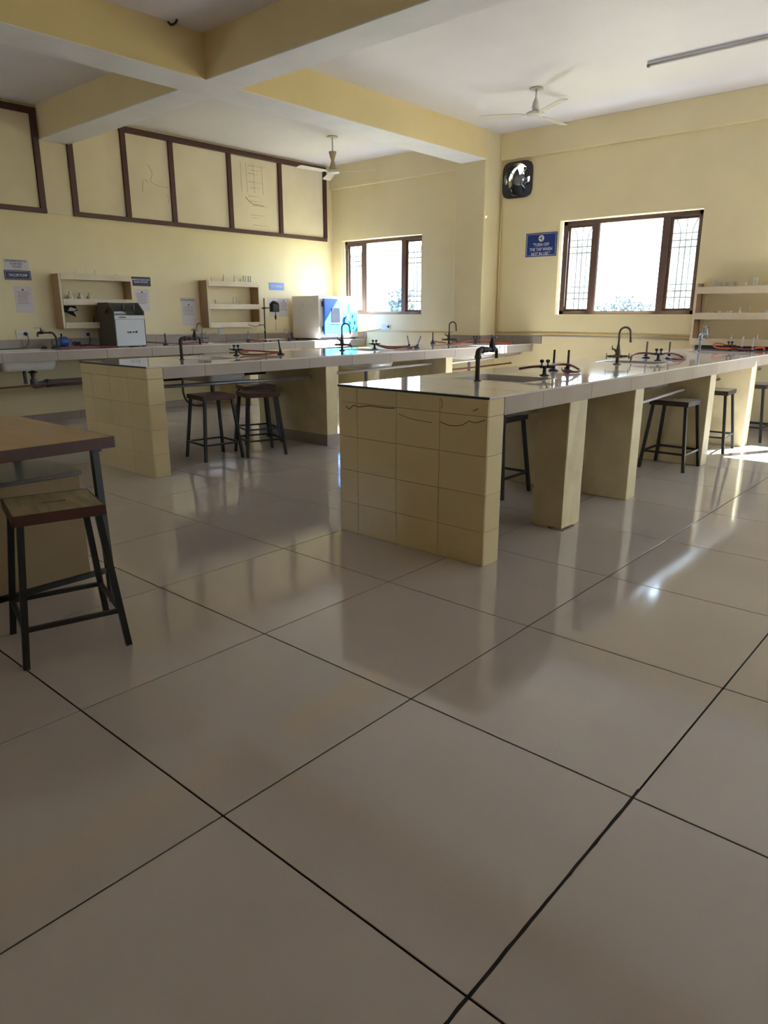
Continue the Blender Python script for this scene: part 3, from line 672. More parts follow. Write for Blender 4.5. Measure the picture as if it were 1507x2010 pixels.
# ================================================================== TABLE and masonry block
tb = thing('wooden_table', (-2.87, -.15, 0), 'wooden topped table with maroon edge and black iron legs at the left', 'table')
tx0, tx1, ty0, ty1, tz = -3.37, -2.37, -1.2, .625, .78
put('tabletop', G().box(tx0+.006, tx1-.006, ty0+.006, ty1-.006, tz-.035, tz, .002), WOODT, tb)
put('table_edge', G().box(tx1-.006, tx1, ty0, ty1, tz-.05, tz-.001).box(tx0, tx0+.006, ty0, ty1, tz-.05, tz-.001).box(tx0+.006, tx1-.006, ty0, ty0+.006, tz-.05, tz-.001).box(tx0+.006, tx1-.006, ty1-.006, ty1, tz-.05, tz-.001), MAROON, tb, label='dark maroon table edge')
put('apron', G().box(tx0+.05, tx1-.05, ty0+.04, ty0+.07, tz-.07, tz-.036).box(tx0+.05, tx1-.05, ty1-.07, ty1-.04, tz-.07, tz-.036).box(tx1-.08, tx1-.05, ty0+.07, .02, tz-.075, tz-.036), BLACKI, tb)
L4 = [(-2.44, .56), (-3.30, .56), (-2.44, -1.13), (-3.30, -1.13)]
for x, y in L4: put('leg', G().bar((x+.03 if x > -3 else x-.03, y, 0), (x, y, tz-.036), .03), BLACKI, tb)
for a, b_ in (((-2.42, .56), (-2.42, -1.13)),): put('stretcher', G().bar((a[0], a[1], .155), (b_[0], b_[1], .155), .022), BLACKI, tb)
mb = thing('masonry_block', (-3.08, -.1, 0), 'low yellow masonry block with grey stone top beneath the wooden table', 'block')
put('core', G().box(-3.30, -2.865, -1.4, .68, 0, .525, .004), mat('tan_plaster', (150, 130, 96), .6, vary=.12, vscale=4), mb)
put('stone_top', G().box(-3.31, -2.855, -1.41, .69, .525, .545, .002), GSTONE, mb, label='dark grey stone top')
# ================================================================== SHELVES
def wall_shelf(name, y0, y1, label, x0=XL, d=.2, zs=(1.14, 1.42, 1.72), ztop=1.775, axis='x'):
    """shelf on the left wall; zs are the undersides of the boards"""
    t = thing(name, (x0, y0, zs[0]), label, 'shelf'); xf = x0+d
    put('side_panel', G().box(x0, xf, y0, y0+.02, zs[0]-.01, ztop, .002), SHELFI, t, label='tan side board'); put('side_panel', G().box(x0, xf, y1-.02, y1, zs[0]-.01, ztop-.03, .002), SHELFI, t, label='tan side board')
    put('front_edge', G().box(xf, xf+.006, y0-.002, y0+.022, zs[0]-.01, ztop).box(xf, xf+.006, y1-.022, y1+.002, zs[0]-.01, ztop-.03), SHELF, t)
    for z in zs:
        b = put('board', G().box(x0, xf-.002, y0+.021, y1-.021, z, z+.018), SHELF, t)
        put('lip', G().box(xf-.001, xf+.012, y0+.023, y1-.023, z-.012, z+.062, .002), SHELF, b)
    return t
wall_shelf('wall_shelf', 3.24, 4.21, 'cream wall shelf with milky bottles, above the blue pump')
wall_shelf('wall_shelf', 5.37, 6.32, 'cream wall shelf with glass tubes on top, left of the retort stand', zs=(1.12, 1.38, 1.70), ztop=1.765)
def label_things(): pass
def lathe_obj(name, prof, pos, m, label, cat, group=None, n=12):
    return put(name, G().lathe(prof, pos, n=n), m, None, label, cat, group)
def bottle(x, y, z, label, s=1.0):
    t = thing('wash_bottle', (x, y, z), label, 'bottle', 'milky bottles on the middle board of the first wall shelf')
    put('body', G().lathe([(.03*s, 0), (.034*s, .004), (.034*s, .06*s), (.03*s, .075*s), (.013*s, .09*s), (.012*s, .1*s)], (x, y, z)), BOTT, t)
    put('cap', G().lathe([(.014*s, .098*s), (.014*s, .118*s), (.008*s, .124*s)], (x, y, z)), WPL, t)
    return t
bottle(-8.40, 3.40, 1.4385, 'milky bottle at the left end of the bottle row on the first shelf', 1.1)
bottle(-8.40, 3.53, 1.4385, 'milky bottle in the middle of the bottle row on the first shelf')
bottle(-8.40, 3.65, 1.4385, 'milky bottle at the right end of the bottle row on the first shelf')
def tube(x, y, z, h, r, label, group, m=LABG, name='glass_tube', cat='glassware'):
    return put(name, G().lathe([(r*.7, 0), (r, r*.6), (r, h), (r*1.12, h), (r*1.12, h+.003)], (x, y, z), n=10), m, None, label, cat, group)
def cylinder(x, y, z, h, r, label, group):
    t = thing('measuring_cylinder', (x, y, z), label, 'glassware', group)
    put('foot', G().lathe([(r*2.1, 0), (r*2.1, .006), (r, .012)], (x, y, z), n=6), WPL, t)
    put('barrel', G().lathe([(r, .01), (r, h), (r*1.15, h+.004)], (x, y, z)), LABG, t); return t
def flask(x, y, z, h, r, label, group):
    return put('flask', G().lathe([(r*.9, 0), (r, .006), (r*.96, h*.2), (r*.3, h*.72), (r*.28, h), (r*.36, h+.003)], (x, y, z)), LABG, None, label, 'glassware', group)
def beaker(x, y, z, h, r, label, group):
    return put('beaker', G().lathe([(r*.95, 0), (r, .004), (r, h), (r*1.08, h+.003), (r*.94, h), (r*.92, .008)], (x, y, z)), LABG, None, label, 'glassware', group)
q = 'small glassware on the first wall shelf'
tube(-8.38, 3.79, 1.4385, .05, .006, 'thin glass tube right of the milky bottles', q); tube(-8.38, 3.83, 1.4385, .045, .006, 'second thin glass tube right of the milky bottles', q)
flask(-8.38, 3.50, 1.7385, .10, .03, 'round stoppered flask on top of the first shelf', q)
flask(-8.38, 3.63, 1.7385, .085, .022, 'small flask in the middle on top of the first shelf', q)
cylinder(-8.38, 3.75, 1.7385, .09, .010, 'leaning glass funnel stem on top of the first shelf', q)
put('wooden_block', G().obox((-8.38, 4.05, 1.752), (.05, .16, .026), bev=.003).obox((-8.38, 4.02, 1.775), (.03, .03, .03), bev=.003), SHELFI, None, 'small wooden block lying at the right end on top of the first shelf', 'block')
put('metal_clip', G().obox((-8.38, 3.93, 1.758), (.03, .05, .02), Matrix.Rotation(.4, 4, 'Z'), .002).obox((-8.38, 3.92, 1.772), (.02, .02, .03), Matrix.Rotation(.5, 4, 'X'), .002), GALV, None, 'small metal clip on top of the first shelf', 'clip')
beaker(-8.38, 3.50, 1.1585, .045, .02, 'tiny beaker on the bottom board of the first shelf', q)
flask(-8.38, 3.60, 1.1585, .055, .022, 'tiny flask on the bottom board of the first shelf', q)
tube(-8.38, 3.67, 1.1585, .10, .006, 'upright dark rod on the bottom board of the first shelf', q, RUST); tube(-8.38, 3.74, 1.1585, .09, .006, 'second upright dark rod on the bottom board of the first shelf', q, RUST)
cb = thing('hanging_cloth', (-8.42, 3.36, 1.25), 'black crumpled cloth with a white paper corner hanging in the first shelf', 'cloth')
put('cloth', G().prism([(3.275, 1.40), (3.44, 1.40), (3.47, 1.345), (3.41, 1.33), (3.44, 1.27), (3.33, 1.32), (3.275, 1.33)], 'x', -8.40, -8.37), CLOTH, cb)
put('paper_corner', G().prism([(3.37, 1.385), (3.46, 1.36), (3.41, 1.335), (3.34, 1.34)], 'x', -8.369, -8.366), PAPER, cb)
q = 'glass tubes on the second wall shelf'
for k, (y, h, lab) in enumerate([(5.42, .06, 'short glass rod at the left end on top of the second shelf'), (5.50, .09, 'tall glass tube second from left on top of the second shelf'), (6.02, .08, 'glass tube left of the tube cluster on top of the second shelf')]):
    tube(-8.38, y, 1.7185, h, .008, lab, q)
OR6 = ['leftmost', 'second from left', 'third from left', 'third from right', 'second from right', 'rightmost']
for k in range(6): tube(-8.38+.02*(k % 2), 6.08+.025*k, 1.7185, .13, .009, 'slender glass tube topping the second shelf, ' + OR6[k] + ' of six', 'tube cluster on top of the second wall shelf')
for k, y in enumerate((5.72, 5.92)):
    t = thing('funnel_stand', (-8.38, y, 1.7185), ('left' if k == 0 else 'right') + ' narrow glass funnel standing on top of the second shelf', 'glassware', q)
    put('cone', G().lathe([(.03, 0), (.028, .03), (.006, .10), (.005, .145)], (-8.38, y, 1.7185)), LABG, t)
    put('rod', G().cyl((-8.38, y-.025, 1.7185), (-8.38, y, 1.86), .003, n=6).cyl((-8.38, y+.025, 1.7185), (-8.38, y, 1.86), .003, n=6), BRASS, t)
for y, h, lab in ((5.55, .10, 'tall clear tube at the left of the middle board of the second shelf'), (5.88, .15, 'clear tube left of the pair on the middle board of the second shelf'), (5.92, .15, 'clear tube right of the pair on the middle board of the second shelf'), (6.0, .08, 'short amber rod on the middle board of the second shelf')):
    tube(-8.38, y, 1.3985, h, .010, lab, q)
flask(-8.38, 5.72, 1.1385, .05, .02, 'tiny flask on the bottom board of the second shelf', q)
# glassware shelf on the window wall
RS = thing('glassware_shelf', (-1.6, YW, .945), 'wide cream glassware shelf on the window wall above the near bench', 'shelf')
rx0, rx1, ry = -2.375, -.80, 7.90
put('side_panel', G().box(rx0, rx0+.022, ry, YW, .945, 1.635, .002), SHELFI, RS, label='tan side board'); put('side_panel', G().box(rx1-.022, rx1, ry, YW, .945, 1.635, .002), SHELFI, RS, label='tan side board')
put('front_edge', G().box(rx0-.002, rx0+.024, ry-.006, ry, .945, 1.635).box(rx1-.024, rx1+.002, ry-.006, ry, .945, 1.635), SHELF, RS)
for z in (.952, 1.24, 1.525):
    b = put('board', G().box(rx0+.023, rx1-.023, ry+.002, YW-.015, z+.01, z+.028), SHELF, RS)
    put('lip', G().box(rx0+.025, rx1-.025, ry-.012, ry+.001, z-.005, z+.07, .002), SHELF, b)
put('pale_strip', G().box(rx0+.03, rx0+.07, YW-.014, YW, .99, 1.5), SHELF, RS)  # pale upright strip on the wall at the left end
q = 'glassware on the window wall shelf'; Z3 = 1.5535
tube(-2.22, 7.99, Z3, .13, .009, 'tall single tube at the left end of the top board', q); tube(-2.19, 8.0, Z3, .12, .008, 'second tall tube at the left end of the top board', q)
rk = thing('test_tube_rack', (-2.05, 7.98, Z3), 'dark rack of short test tubes on the top board', 'rack')
put('rack_frame', G().box(-2.17, -1.93, 7.96, 8.0, Z3, Z3+.008).box(-2.17, -1.93, 7.96, 8.0, Z3+.035, Z3+.041), RUST, rk)
ORD = ['leftmost', 'second from left', 'third from left', 'fourth from left', 'middle', 'fourth from right', 'third from right', 'second from right', 'rightmost']
for k in range(9): tube(-2.155+.026*k, 7.98, Z3+.009, .085, .007, 'short test tube in the dark rack, ' + ORD[k] + ' of nine', 'test tubes in the dark rack')
for x, h, r, lab in ((-1.86, .08, .007, 'short measuring cylinder right of the rack'), (-1.78, .13, .010, 'taller of two slim cylinders in the middle of the top board'), (-1.755, .125, .010, 'second slim cylinder in the middle of the top board'), (-1.70, .06, .008, 'short tube in the middle of the top board'), (-1.60, .14, .013, 'big cylinder left of the right hand group'), (-1.54, .145, .013, 'big cylinder in the middle of the right hand group'), (-1.505, .12, .012, 'big cylinder right of the right hand group'), (-1.44, .13, .012, 'cylinder at the far right of the top board')):
    cylinder(x, 7.98, Z3, h, r, lab, q)
Z2 = 1.2685
for x, h, r, lab in ((-2.12, .06, .03, 'beaker at the left of the middle board'), (-2.0, .06, .03, 'second beaker on the middle board'), (-1.62, .065, .035, 'wide beaker in the middle of the middle board')): beaker(x, 7.98, Z2, h, r, lab, q)
for x, h, r, lab in ((-2.03+.14, .10, .03, 'conical flask on the middle board'), (-1.5, .09, .03, 'conical flask right of the wide beaker')): flask(x, 7.98, Z2, h, r, lab, q)
for x, lab in ((-1.78, 'upright glass rod on the middle board'), (-1.46, 'upright glass rod right on the middle board')): tube(x, 7.96, Z2, .11, .005, lab, q)
Z1 = .9805
for x, h, lab in ((-1.95, .08, 'flask at the left of the bottom board'), (-1.82, .07, 'second flask on the bottom board'), (-1.68, .09, 'flask in the middle of the bottom board'), (-1.55, .09, 'flask at the right of the bottom board')): flask(x, 8.0, Z1, h, .03, lab, q)
# ================================================================== SIGNS AND PAPERS
def board_left(name, y0, y1, z0, z1, m, label, cat, d=.006):
    return put(name, G().box(XL, XL+d, y0, y1, z0, z1, .001), m, None, label, cat)
s = board_left('sign', 2.70, 3.005, 1.692, 1.80, NAVY, 'navy sign in white letters above the notice, left end of the left wall', 'sign')
lettering('VACUM PUMP', .045, (XL+.0065, 2.855, 1.744), '+x', WHITEP, s, .215)
put('border', G().box(XL+.006, XL+.007, 2.712, 2.993, 1.702, 1.704).box(XL+.006, XL+.007, 2.712, 2.993, 1.788, 1.790).box(XL+.006, XL+.007, 2.712, 2.714, 1.702, 1.79).box(XL+.006, XL+.007, 2.991, 2.993, 1.702, 1.79), WHITEP, s)
s = board_left('paper_notice', 2.71, 2.995, 1.803, 1.925, PAPER, 'white paper strip with capitals above the navy sign', 'notice', .002)
lettering('DETERMINATION FOR\nFILTER WITH\nVACUUM', .032, (XL+.0025, 2.85, 1.872), '+x', INK, s, .24)
def printed(y0, y1, z0, z1, label, head=None, rows=9, hz=None):
    p = board_left('paper_notice', y0, y1, z0, z1, PAPER, label, 'notice', .002)
    g = G(); w = y1-y0; h = z1-z0
    g.lathe([(.012, 0), (.012, .0006)], (XL+.002, (y0+y1)/2, z1-h*.14), (1, 0, 0), 10)
    for k in range(rows):
        zz = z1-h*(.22+.055*k); a = random.uniform(.08, .2); g.box(XL+.002, XL+.0026, y0+w*a, y1-w*random.uniform(.08, .3), zz, zz+.0035)
    put('print', g, INK, p)
    if head: lettering(head, .04, (XL+.003, (y0+y1)/2, z1-.04), '+x', INK, p, w*.9)
    return p
printed(2.785, 2.99, 1.318, 1.622, 'white printed notice below the navy sign')
s = board_left('sign', 4.32, 4.60, 1.665, 1.783, NAVY, 'navy two line sign right of the first wall shelf', 'sign')
lettering('AMPOULE FILLING AND\nSEALING MACHINE', .03, (XL+.0065, 4.455, 1.73), '+x', WHITEP, s, .25)
printed(4.35, 4.565, 1.34, 1.626, 'white notice in plastic behind the grey machine')
printed(5.06, 5.30, 1.14, 1.475, 'white paper notice left of the second wall shelf', rows=7)
s = board_left('paper_notice', 5.045, 5.30, 1.478, 1.525, PAPER, 'small paper strip with a bold heading left of the second shelf', 'notice', .003)
lettering('Heating Mantle', .035, (XL+.0035, 5.17, 1.497), '+x', INK, s, .22)
s = board_left('sign', 6.68, 6.99, 1.665, 1.778, PBLUE, 'bright blue sign above the twin notices and the retort stand', 'sign')
lettering('HOMOGENIZER', .035, (XL+.0065, 6.835, 1.722), '+x', WHITEP, s, .26)
printed(6.66, 6.86, 1.262, 1.54, 'left of the twin white notices behind the stirrer motor')
printed(6.865, 7.075, 1.262, 1.54, 'right of the twin white notices beside the white incubator')
s = put('sign', G().box(-4.76, -4.295, YW-.008, YW, 2.045, 2.345, .001), BLUES, None, 'blue sign asking to turn off the tap, left of the big window', 'sign')
lettering('"TURN OFF\nTHE TAP WHEN\nNOT IN USE."', .058, (-4.527, YW-.009, 2.135), '-y', WHITEP, s, .34)
em = G().lathe([(.042, 0), (.042, .001)], (-4.527, YW-.008, 2.275), (0, -1, 0), 24)
emo = put('round_emblem', em, WHITEP, s, label='white disc with a dripping tap')
put('tap_drawing', G().box(-4.565, -4.52, YW-.0105, YW-.0095, 2.270, 2.278).box(-4.535, -4.515, YW-.0105, YW-.0095, 2.262, 2.288).box(-4.534, -4.522, YW-.0105, YW-.0095, 2.292, 2.306).box(-4.520, -4.512, YW-.0105, YW-.0095, 2.242, 2.262), INK, emo)
bz = YW-.009
put('border', G().box(-4.745, -4.31, bz, bz+.001, 2.058, 2.062).box(-4.745, -4.31, bz, bz+.001, 2.328, 2.332).box(-4.745, -4.741, bz, bz+.001, 2.058, 2.332).box(-4.314, -4.31, bz, bz+.001, 2.058, 2.332), WHITEP, s)
# ================================================================== EQUIPMENT ON THE LEFT COUNTER
GM = thing('grey_machine', (-8.15, 3.93, ZT), 'grey boxy apparatus with smoked window and sloping top on the left counter', 'machine')
my0, my1, mx0, mxf = 3.70, 4.12, -8.36, -7.93
prof = [(mx0, .906), (mxf, .906), (mxf, 1.33), (-8.06, 1.44), (mx0, 1.44)]
put('side_plate', G().prism(prof, 'y', my0, my0+.012), DGREYM, GM, label='dark side plate'); put('side_plate', G().prism(prof, 'y', my1-.012, my1), DGREYM, GM, label='dark side plate')
put('front_panel', G().box(mxf-.015, mxf+.002, my0+.013, my1-.013, .915, 1.235, .002), GREYM, GM)
put('top_band', G().box(mxf-.02, mxf+.006, my0+.006, my1-.006, 1.238, 1.285, .002), GREYM, GM)
put('back_panel', G().box(mx0, mx0+.01, my0+.013, my1-.013, .915, 1.43), GREYM, GM)
put('tray', G().box(mx0+.011, mxf-.021, my0+.013, my1-.013, 1.23, 1.24), BLKP, GM)
for y in (3.86, 4.0): put('glass_strut', G().box(mxf-.07, mxf-.05, y, y+.02, 1.24, 1.42), BLKP, GM)
put('smoked_window', G().prism([(mxf-.01, 1.286), (mxf-.006, 1.286), (mxf-.006, 1.33), (-8.06, 1.436), (-8.065, 1.432), (mxf-.011, 1.328)], 'y', my0+.013, my1-.013), SMOKE, GM)
put('name_plate', G().box(mxf+.006, mxf+.008, 3.76, 3.86, 1.255, 1.267), BLKP, GM)
put('controls', G().cyl((mxf+.002, 3.90, 1.08), (mxf+.012, 3.90, 1.08), .012).cyl((mxf+.002, 3.985, 1.082), (mxf+.012, 3.985, 1.082), .014).box(mxf+.002, mxf+.006, 3.93, 3.96, 1.072, 1.088).box(mxf+.002, mxf+.006, 3.865, 3.875, 1.07, 1.09), BLKP, GM)
put('side_knob', G().cyl((-8.08, my0, 1.33), (-8.08, my0-.03, 1.33), .012).cyl((-8.12, my0-.02, 1.30), (-8.03, my0-.02, 1.38), .006), BLKP, GM)
for x, y in ((mx0+.03, my0+.03), (mx0+.03, my1-.03), (mxf-.03, my0+.03), (mxf-.03, my1-.03)): put('foot', G().cyl((x, y, ZT), (x, y, ZT+.008), .012), BLKP, GM)
# incubator
IC = thing('incubator', (-8.12, 7.5, ZT), 'white incubator with blue door and cyan control panel beside the corner window', 'incubator')
iy0, iy1, ix0, ixf = 7.06, 7.96, -8.42, -7.80
put('body', G().box(ix0, ixf, iy0, iy1, ZT+.02, 1.575, .01), INCW, IC)
d = put('door', G().box(ixf+.002, ixf+.04, iy0+.09, iy0+.62, .985, 1.53, .006), INCB, IC, label='bright blue door')
put('door_window', G().box(ixf+.040, ixf+.044, iy0+.24, iy0+.43, 1.16, 1.39, .001), SMOKE, d, label='dark glass viewing window')
put('window_rim', G().box(ixf+.040, ixf+.047, iy0+.43, iy0+.445, 1.15, 1.40).box(ixf+.040, ixf+.046, iy0+.23, iy0+.445, 1.148, 1.158), WPL, d)
put('handle', G().cyl((ixf+.04, iy0+.585, 1.26), (ixf+.075, iy0+.585, 1.26), .012).box(ixf+.06, ixf+.08, iy0+.56, iy0+.60, 1.20, 1.30, .006), WPL, d)
for z in (1.07, 1.45): put('hinge', G().cyl((ixf+.012, iy0+.075, z-.04), (ixf+.012, iy0+.075, z+.04), .012), BLKP, IC)
cp = put('control_panel', G().box(ixf+.001, ixf+.012, iy0+.66, iy0+.88, 1.02, 1.46, .003), INCC, IC, label='cyan control panel')
put('display', G().box(ixf+.012, ixf+.016, iy0+.71, iy0+.80, 1.34, 1.42), WPL, cp)
put('switches', G().box(ixf+.012, ixf+.02, iy0+.75, iy0+.77, 1.24, 1.29).box(ixf+.012, ixf+.02, iy0+.80, iy0+.83, 1.14, 1.19).box(ixf+.012, ixf+.02, iy0+.69, iy0+.71, 1.14, 1.18).cyl((ixf+.012, iy0+.78, 1.08), (ixf+.022, iy0+.78, 1.08), .014), INCB2, cp)
put('side_logo', G().box(-8.16, -8.14, iy0-.002, iy0, 1.43, 1.48).box(-8.17, -8.15, iy0-.002, iy0, 1.40, 1.43), GREYM, IC)
for x in (ix0+.05, ixf-.05):
    for y in (iy0+.05, iy1-.05): put('foot', G().cyl((x, y, ZT), (x, y, ZT+.022), .018), BLKP, IC)
put('machine_mat', G().box(ix0, ixf+.02, iy0, iy1, ZT+.014, ZT+.0205), BLKP, IC)
# retort stand with stirrer
RT = thing('stirrer_stand', (-8.2, 6.30, ZT), 'black upright stand holding a black stirrer motor in front of the twin notices', 'stirrer')
rxx = -8.2
put('base', G().box(rxx-.09, rxx+.09, 6.24, 6.36, ZT+.012, ZT+.03, .004).box(rxx-.09, rxx+.09, 6.36, 6.62, ZT+.015, ZT+.028, .003), WPL, RT, label='pale cast base')
for dx in (-.07, .07):
    for yy in (6.26, 6.34): put('foot', G().cyl((rxx+dx, yy, ZT), (rxx+dx, yy, ZT+.014), .016), BLKP, RT)
put('rod', G().cyl((rxx, 6.30, ZT+.03), (rxx, 6.31, 1.53), .009), BLACKI, RT)
put('clamp', G().cyl((rxx, 6.26, 1.385), (rxx, 6.45, 1.39), .008).box(rxx-.015, rxx+.015, 6.295, 6.325, 1.37, 1.40), BLACKI, RT)
put('motor', G().box(rxx-.045, rxx+.045, 6.44, 6.58, 1.33, 1.46, .012), BLKP, RT); put('motor_cap', G().lathe([(.05, 0), (.055, .015), (.03, .03)], (rxx, 6.51, 1.46)), MAROON, RT, label='maroon motor cap')
put('chuck', G().lathe([(.006, 0), (.014, .02), (.014, .05), (.006, .08), (.006, .12)], (rxx, 6.525, 1.215)), BLKP, RT)
put('stirring_shaft', G().cyl((rxx, 6.525, 1.05), (rxx, 6.525, 1.22), .003, n=6), GALV, RT)
put('power_cable', G().tube([(rxx+.0, 6.31, 1.36), (rxx+.03, 6.28, 1.25), (rxx+.04, 6.27, 1.16), (rxx+.05, 6.15, 1.13), (rxx+.05, 6.05, 1.12), (rxx+.05, 5.95, 1.15)], .004, 6, 5).tube([(rxx+.05, 6.15, 1.15), (rxx+.05, 6.24, 1.13), (rxx+.05, 6.26, 1.05)], .004, 6, 4), BLKP, RT)
put('plug', G().lathe([(.008, 0), (.014, .01), (.014, .03), (.006, .045)], (rxx+.05, 6.26, 1.01)), BLKP, RT)
burner(-8.1, 4.50, 'burner on the left counter right of the grey machine', tubem=BLACKI)
burner(-8.1, 5.90, 'burner on the left counter left of the stirrer stand', tubem=GALV)
burner(-7.98, 6.60, 'burner on the left counter between stirrer stand and incubator', tubem=GALV)
hose([(-8.09, 4.49, .925), (-8.12, 4.35, .935), (-8.2, 4.2, .945), (-8.25, 4.14, .95)], 'upper red hose running behind the grey machine', HOSE)
hose([(-8.12, 4.52, .92), (-8.15, 4.75, .912), (-8.12, 5.0, .912), (-8.05, 5.15, .912)], 'red hose trailing right along the left counter', HOSE)
hose([(-8.09, 5.91, .925), (-8.05, 6.0, .912), (-8.05, 6.12, .915), (-8.06, 6.2, .92)], 'short red hose between burner and stirrer stand', HOSE)
pipe('hose_coil', [(-7.98, 3.02, .912), (-7.97, 3.2, .912), (-7.96, 3.5, .912), (-7.90, 3.66, .912)], .008, PINKH, 'pink hose lying along the left counter edge before the blue pump', 'hose', 8, 4)
bp_ = thing('bib_tap', (-8.1, 3.0, ZT), 'dark bib tap with long lever above the blue pump on the left counter', 'tap')
put('riser', G().tube([(-8.1, 3.03, ZT), (-8.1, 3.03, 1.0), (-8.1, 3.02, 1.05), (-8.1, 2.99, 1.085), (-8.1, 2.95, 1.09)], .012, 10, 4), RUST, bp_)
put('arm', G().lathe([(.012, 0), (.015, .005), (.015, .012), (.01, .015), (.01, .10)], (-8.1, 2.965, 1.09), (0, -1, 0)), RUST, bp_)
put('tap_body', G().cyl((-8.1, 2.88, 1.09), (-8.1, 2.83, 1.09), .016).tube([(-8.1, 2.85, 1.09), (-8.1, 2.822, 1.088), (-8.1, 2.815, 1.07), (-8.1, 2.815, 1.045)], .011, 8, 4).cyl((-8.1, 2.86, 1.09), (-8.1, 2.86, 1.14), .007), BLACKI, bp_)
put('lever', G().cyl((-8.1, 2.78, 1.145), (-8.1, 2.87, 1.145), .004, n=6).cyl((-8.1, 2.875, 1.115), (-8.07, 2.88, 1.115), .012), GALV, bp_)
PU = thing('vacuum_pump', (-8.22, 3.13, ZT), 'small blue vacuum pump on the left counter below the first wall shelf', 'pump')
put('casing', G().lathe([(.02, 0), (.05, .008), (.058, .03), (.058, .09), (.05, .11), (.02, .118)], (-8.22, 3.11, ZT+.078), (0, 1, 0), 20), PUMPB, PU)
put('motor', G().lathe([(.02, 0), (.045, .01), (.048, .04), (.048, .09)], (-8.22, 3.02, ZT+.068), (0, 1, 0), 16), PUMPG, PU)
put('foot_plate', G().box(-8.27, -8.17, 3.03, 3.22, ZT, ZT+.02, .004), BLKP, PU)
put('port', G().lathe([(.008, 0), (.008, .025), (.012, .027), (.012, .04)], (-8.22, 3.15, ZT+.13)), BLACKI, PU)
put('rubber_boot', G().lathe([(.02, 0), (.04, .01), (.02, .03)], (-8.2, 2.92, ZT)), BLKP, None, 'black rubber stopper lying beside the blue pump', 'stopper')
pipe('coiled_cable', [(-8.3+.05*math.cos(a*.7), 3.37+.045*math.sin(a*.7), ZT+.045+.02*math.sin(a)) for a in range(0, 24)] + [(-8.25, 3.5, .93), (-8.22, 3.62, .912), (-8.2, 3.68, .91)], .0045, BLKP, 'coiled black cable on the left counter before the splashback', 'cable', 6, 3)
def socket(y, z, label, plug=True, axis='x', w=.15):
    t = thing('wall_socket', (XL, y, z), label, 'socket')
    put('plate', G().box(XL+.001, XL+.012, y-w/2, y+w/2, z-.045, z+.045, .003), WPL, t); put('switch', G().box(XL+.012, XL+.018, y-w*.35, y-w*.2, z-.012, z+.012, .001), WPL, t)
    if plug: put('plug', G().lathe([(.022, 0), (.02, .02), (.012, .035)], (XL+.012, y+w*.22, z), (1, 0, 0)), BLKP, t)
    return t
socket(2.815, 1.07, 'white socket with black plug above the splashback at the far left')
pipe('power_cable', [(XL+.045, 2.85, 1.06), (XL+.05, 2.86, 1.0), (XL+.06, 2.84, .95), (XL+.10, 2.78, .915), (XL+.14, 2.6, .907), (XL+.18, 2.2, .907), (XL+.2, 1.5, .907)], .0045, BLKP, 'black cable dropping from the left socket and running along the counter', 'cable', 6, 5)
socket(3.60, 1.05, 'dim socket with black plug left of the grey machine', w=.13)
pipe('power_cable', [(XL+.045, 3.63, 1.04), (XL+.05, 3.635, .98), (XL+.07, 3.6, .93), (XL+.12, 3.5, .908), (XL+.14, 3.45, .908)], .0045, BLKP, 'black cable dropping from the socket left of the grey machine', 'cable', 6, 5)
socket(5.71, 1.045, 'white switch box on the left wall under the second shelf', False, w=.09)
bx = socket(7.02, 1.03, 'white socket box between stirrer stand and incubator', False, w=.11)
s = thing('wall_socket', (-7.28, YW, 1.09), 'white socket under the corner window', 'socket')
put('plate', G().box(-7.39, -7.20, YW-.014, YW-.001, 1.055, 1.13, .003), WPL, s); put('plug', G().lathe([(.02, 0), (.018, .02), (.01, .03)], (-7.24, YW-.014, 1.10), (0, -1, 0)), PUMPG, s)
pipe('power_cable', [(-7.85, 7.93, .99), (-7.80, 8.0, 1.0), (-7.6, 8.06, 1.03), (-7.40, YW-.02, 1.06)], .004, BLKP, 'thin cable from the incubator to the socket under the corner window', 'cable', 6, 4)
# ================================================================== FANS, TUBE LIGHT, EXHAUST FAN
def ceiling_fan(x, y, hub, a0, label, canopy):
    t = thing('ceiling_fan', (x, y, ZC), label, 'fan')
    put('ceiling_cup', G().lathe([(.075, -.012), (.075, -.006), (.03, 0)], (x, y, ZC), n=20), FANW, t)
    put('down_rod', G().cyl((x, y, hub+.1), (x, y, ZC-.012), .011), FANW, t)
    if canopy: put('canopy', G().lathe([(.055, .24), (.035, .17), (.022, .13), (.035, .08), (.05, .03), (.05, .02)], (x, y, hub+.015)), FANT, t, label='tan waisted canopy')
    else: put('canopy', G().lathe([(.012, .15), (.03, .11), (.042, .06), (.036, .03)], (x, y, hub+.015)), FANW, t, label='white domed canopy')
    put('motor', G().lathe([(.03, .03), (.05, .022), (.085, .012), (.1, 0), (.09, -.018), (.05, -.03), (.01, -.032)], (x, y, hub+.01), n=24), FANW, t)
    for k in range(3):
        a = math.radians(a0+120*k); M = Matrix.Translation((x, y, hub)) @ Matrix.Rotation(a, 4, 'Z') @ Matrix.Rotation(.16, 4, 'X')
        g = G(); g.box(.09, .17, -.02, .02, -.003, .003)
        g.prism([(.15, -.05), (.58, -.062), (.60, -.03), (.60, .03), (.58, .055), (.15, .045)], 'z', -.002, .002)
        g.bm.transform(M); put('blade', g, FANW, t)
    return t
ceiling_fan(-3.82, 6.57, 3.375, 88, 'white three bladed ceiling fan hanging before the big window', False)
ceiling_fan(-6.997, 6.636, 3.185, 25, 'white ceiling fan with tan canopy hanging before the panelled wall', True)
tl = thing('tube_light', (-2.0, 6.54, ZC), 'long slim tube light batten on the ceiling at the upper right', 'light')
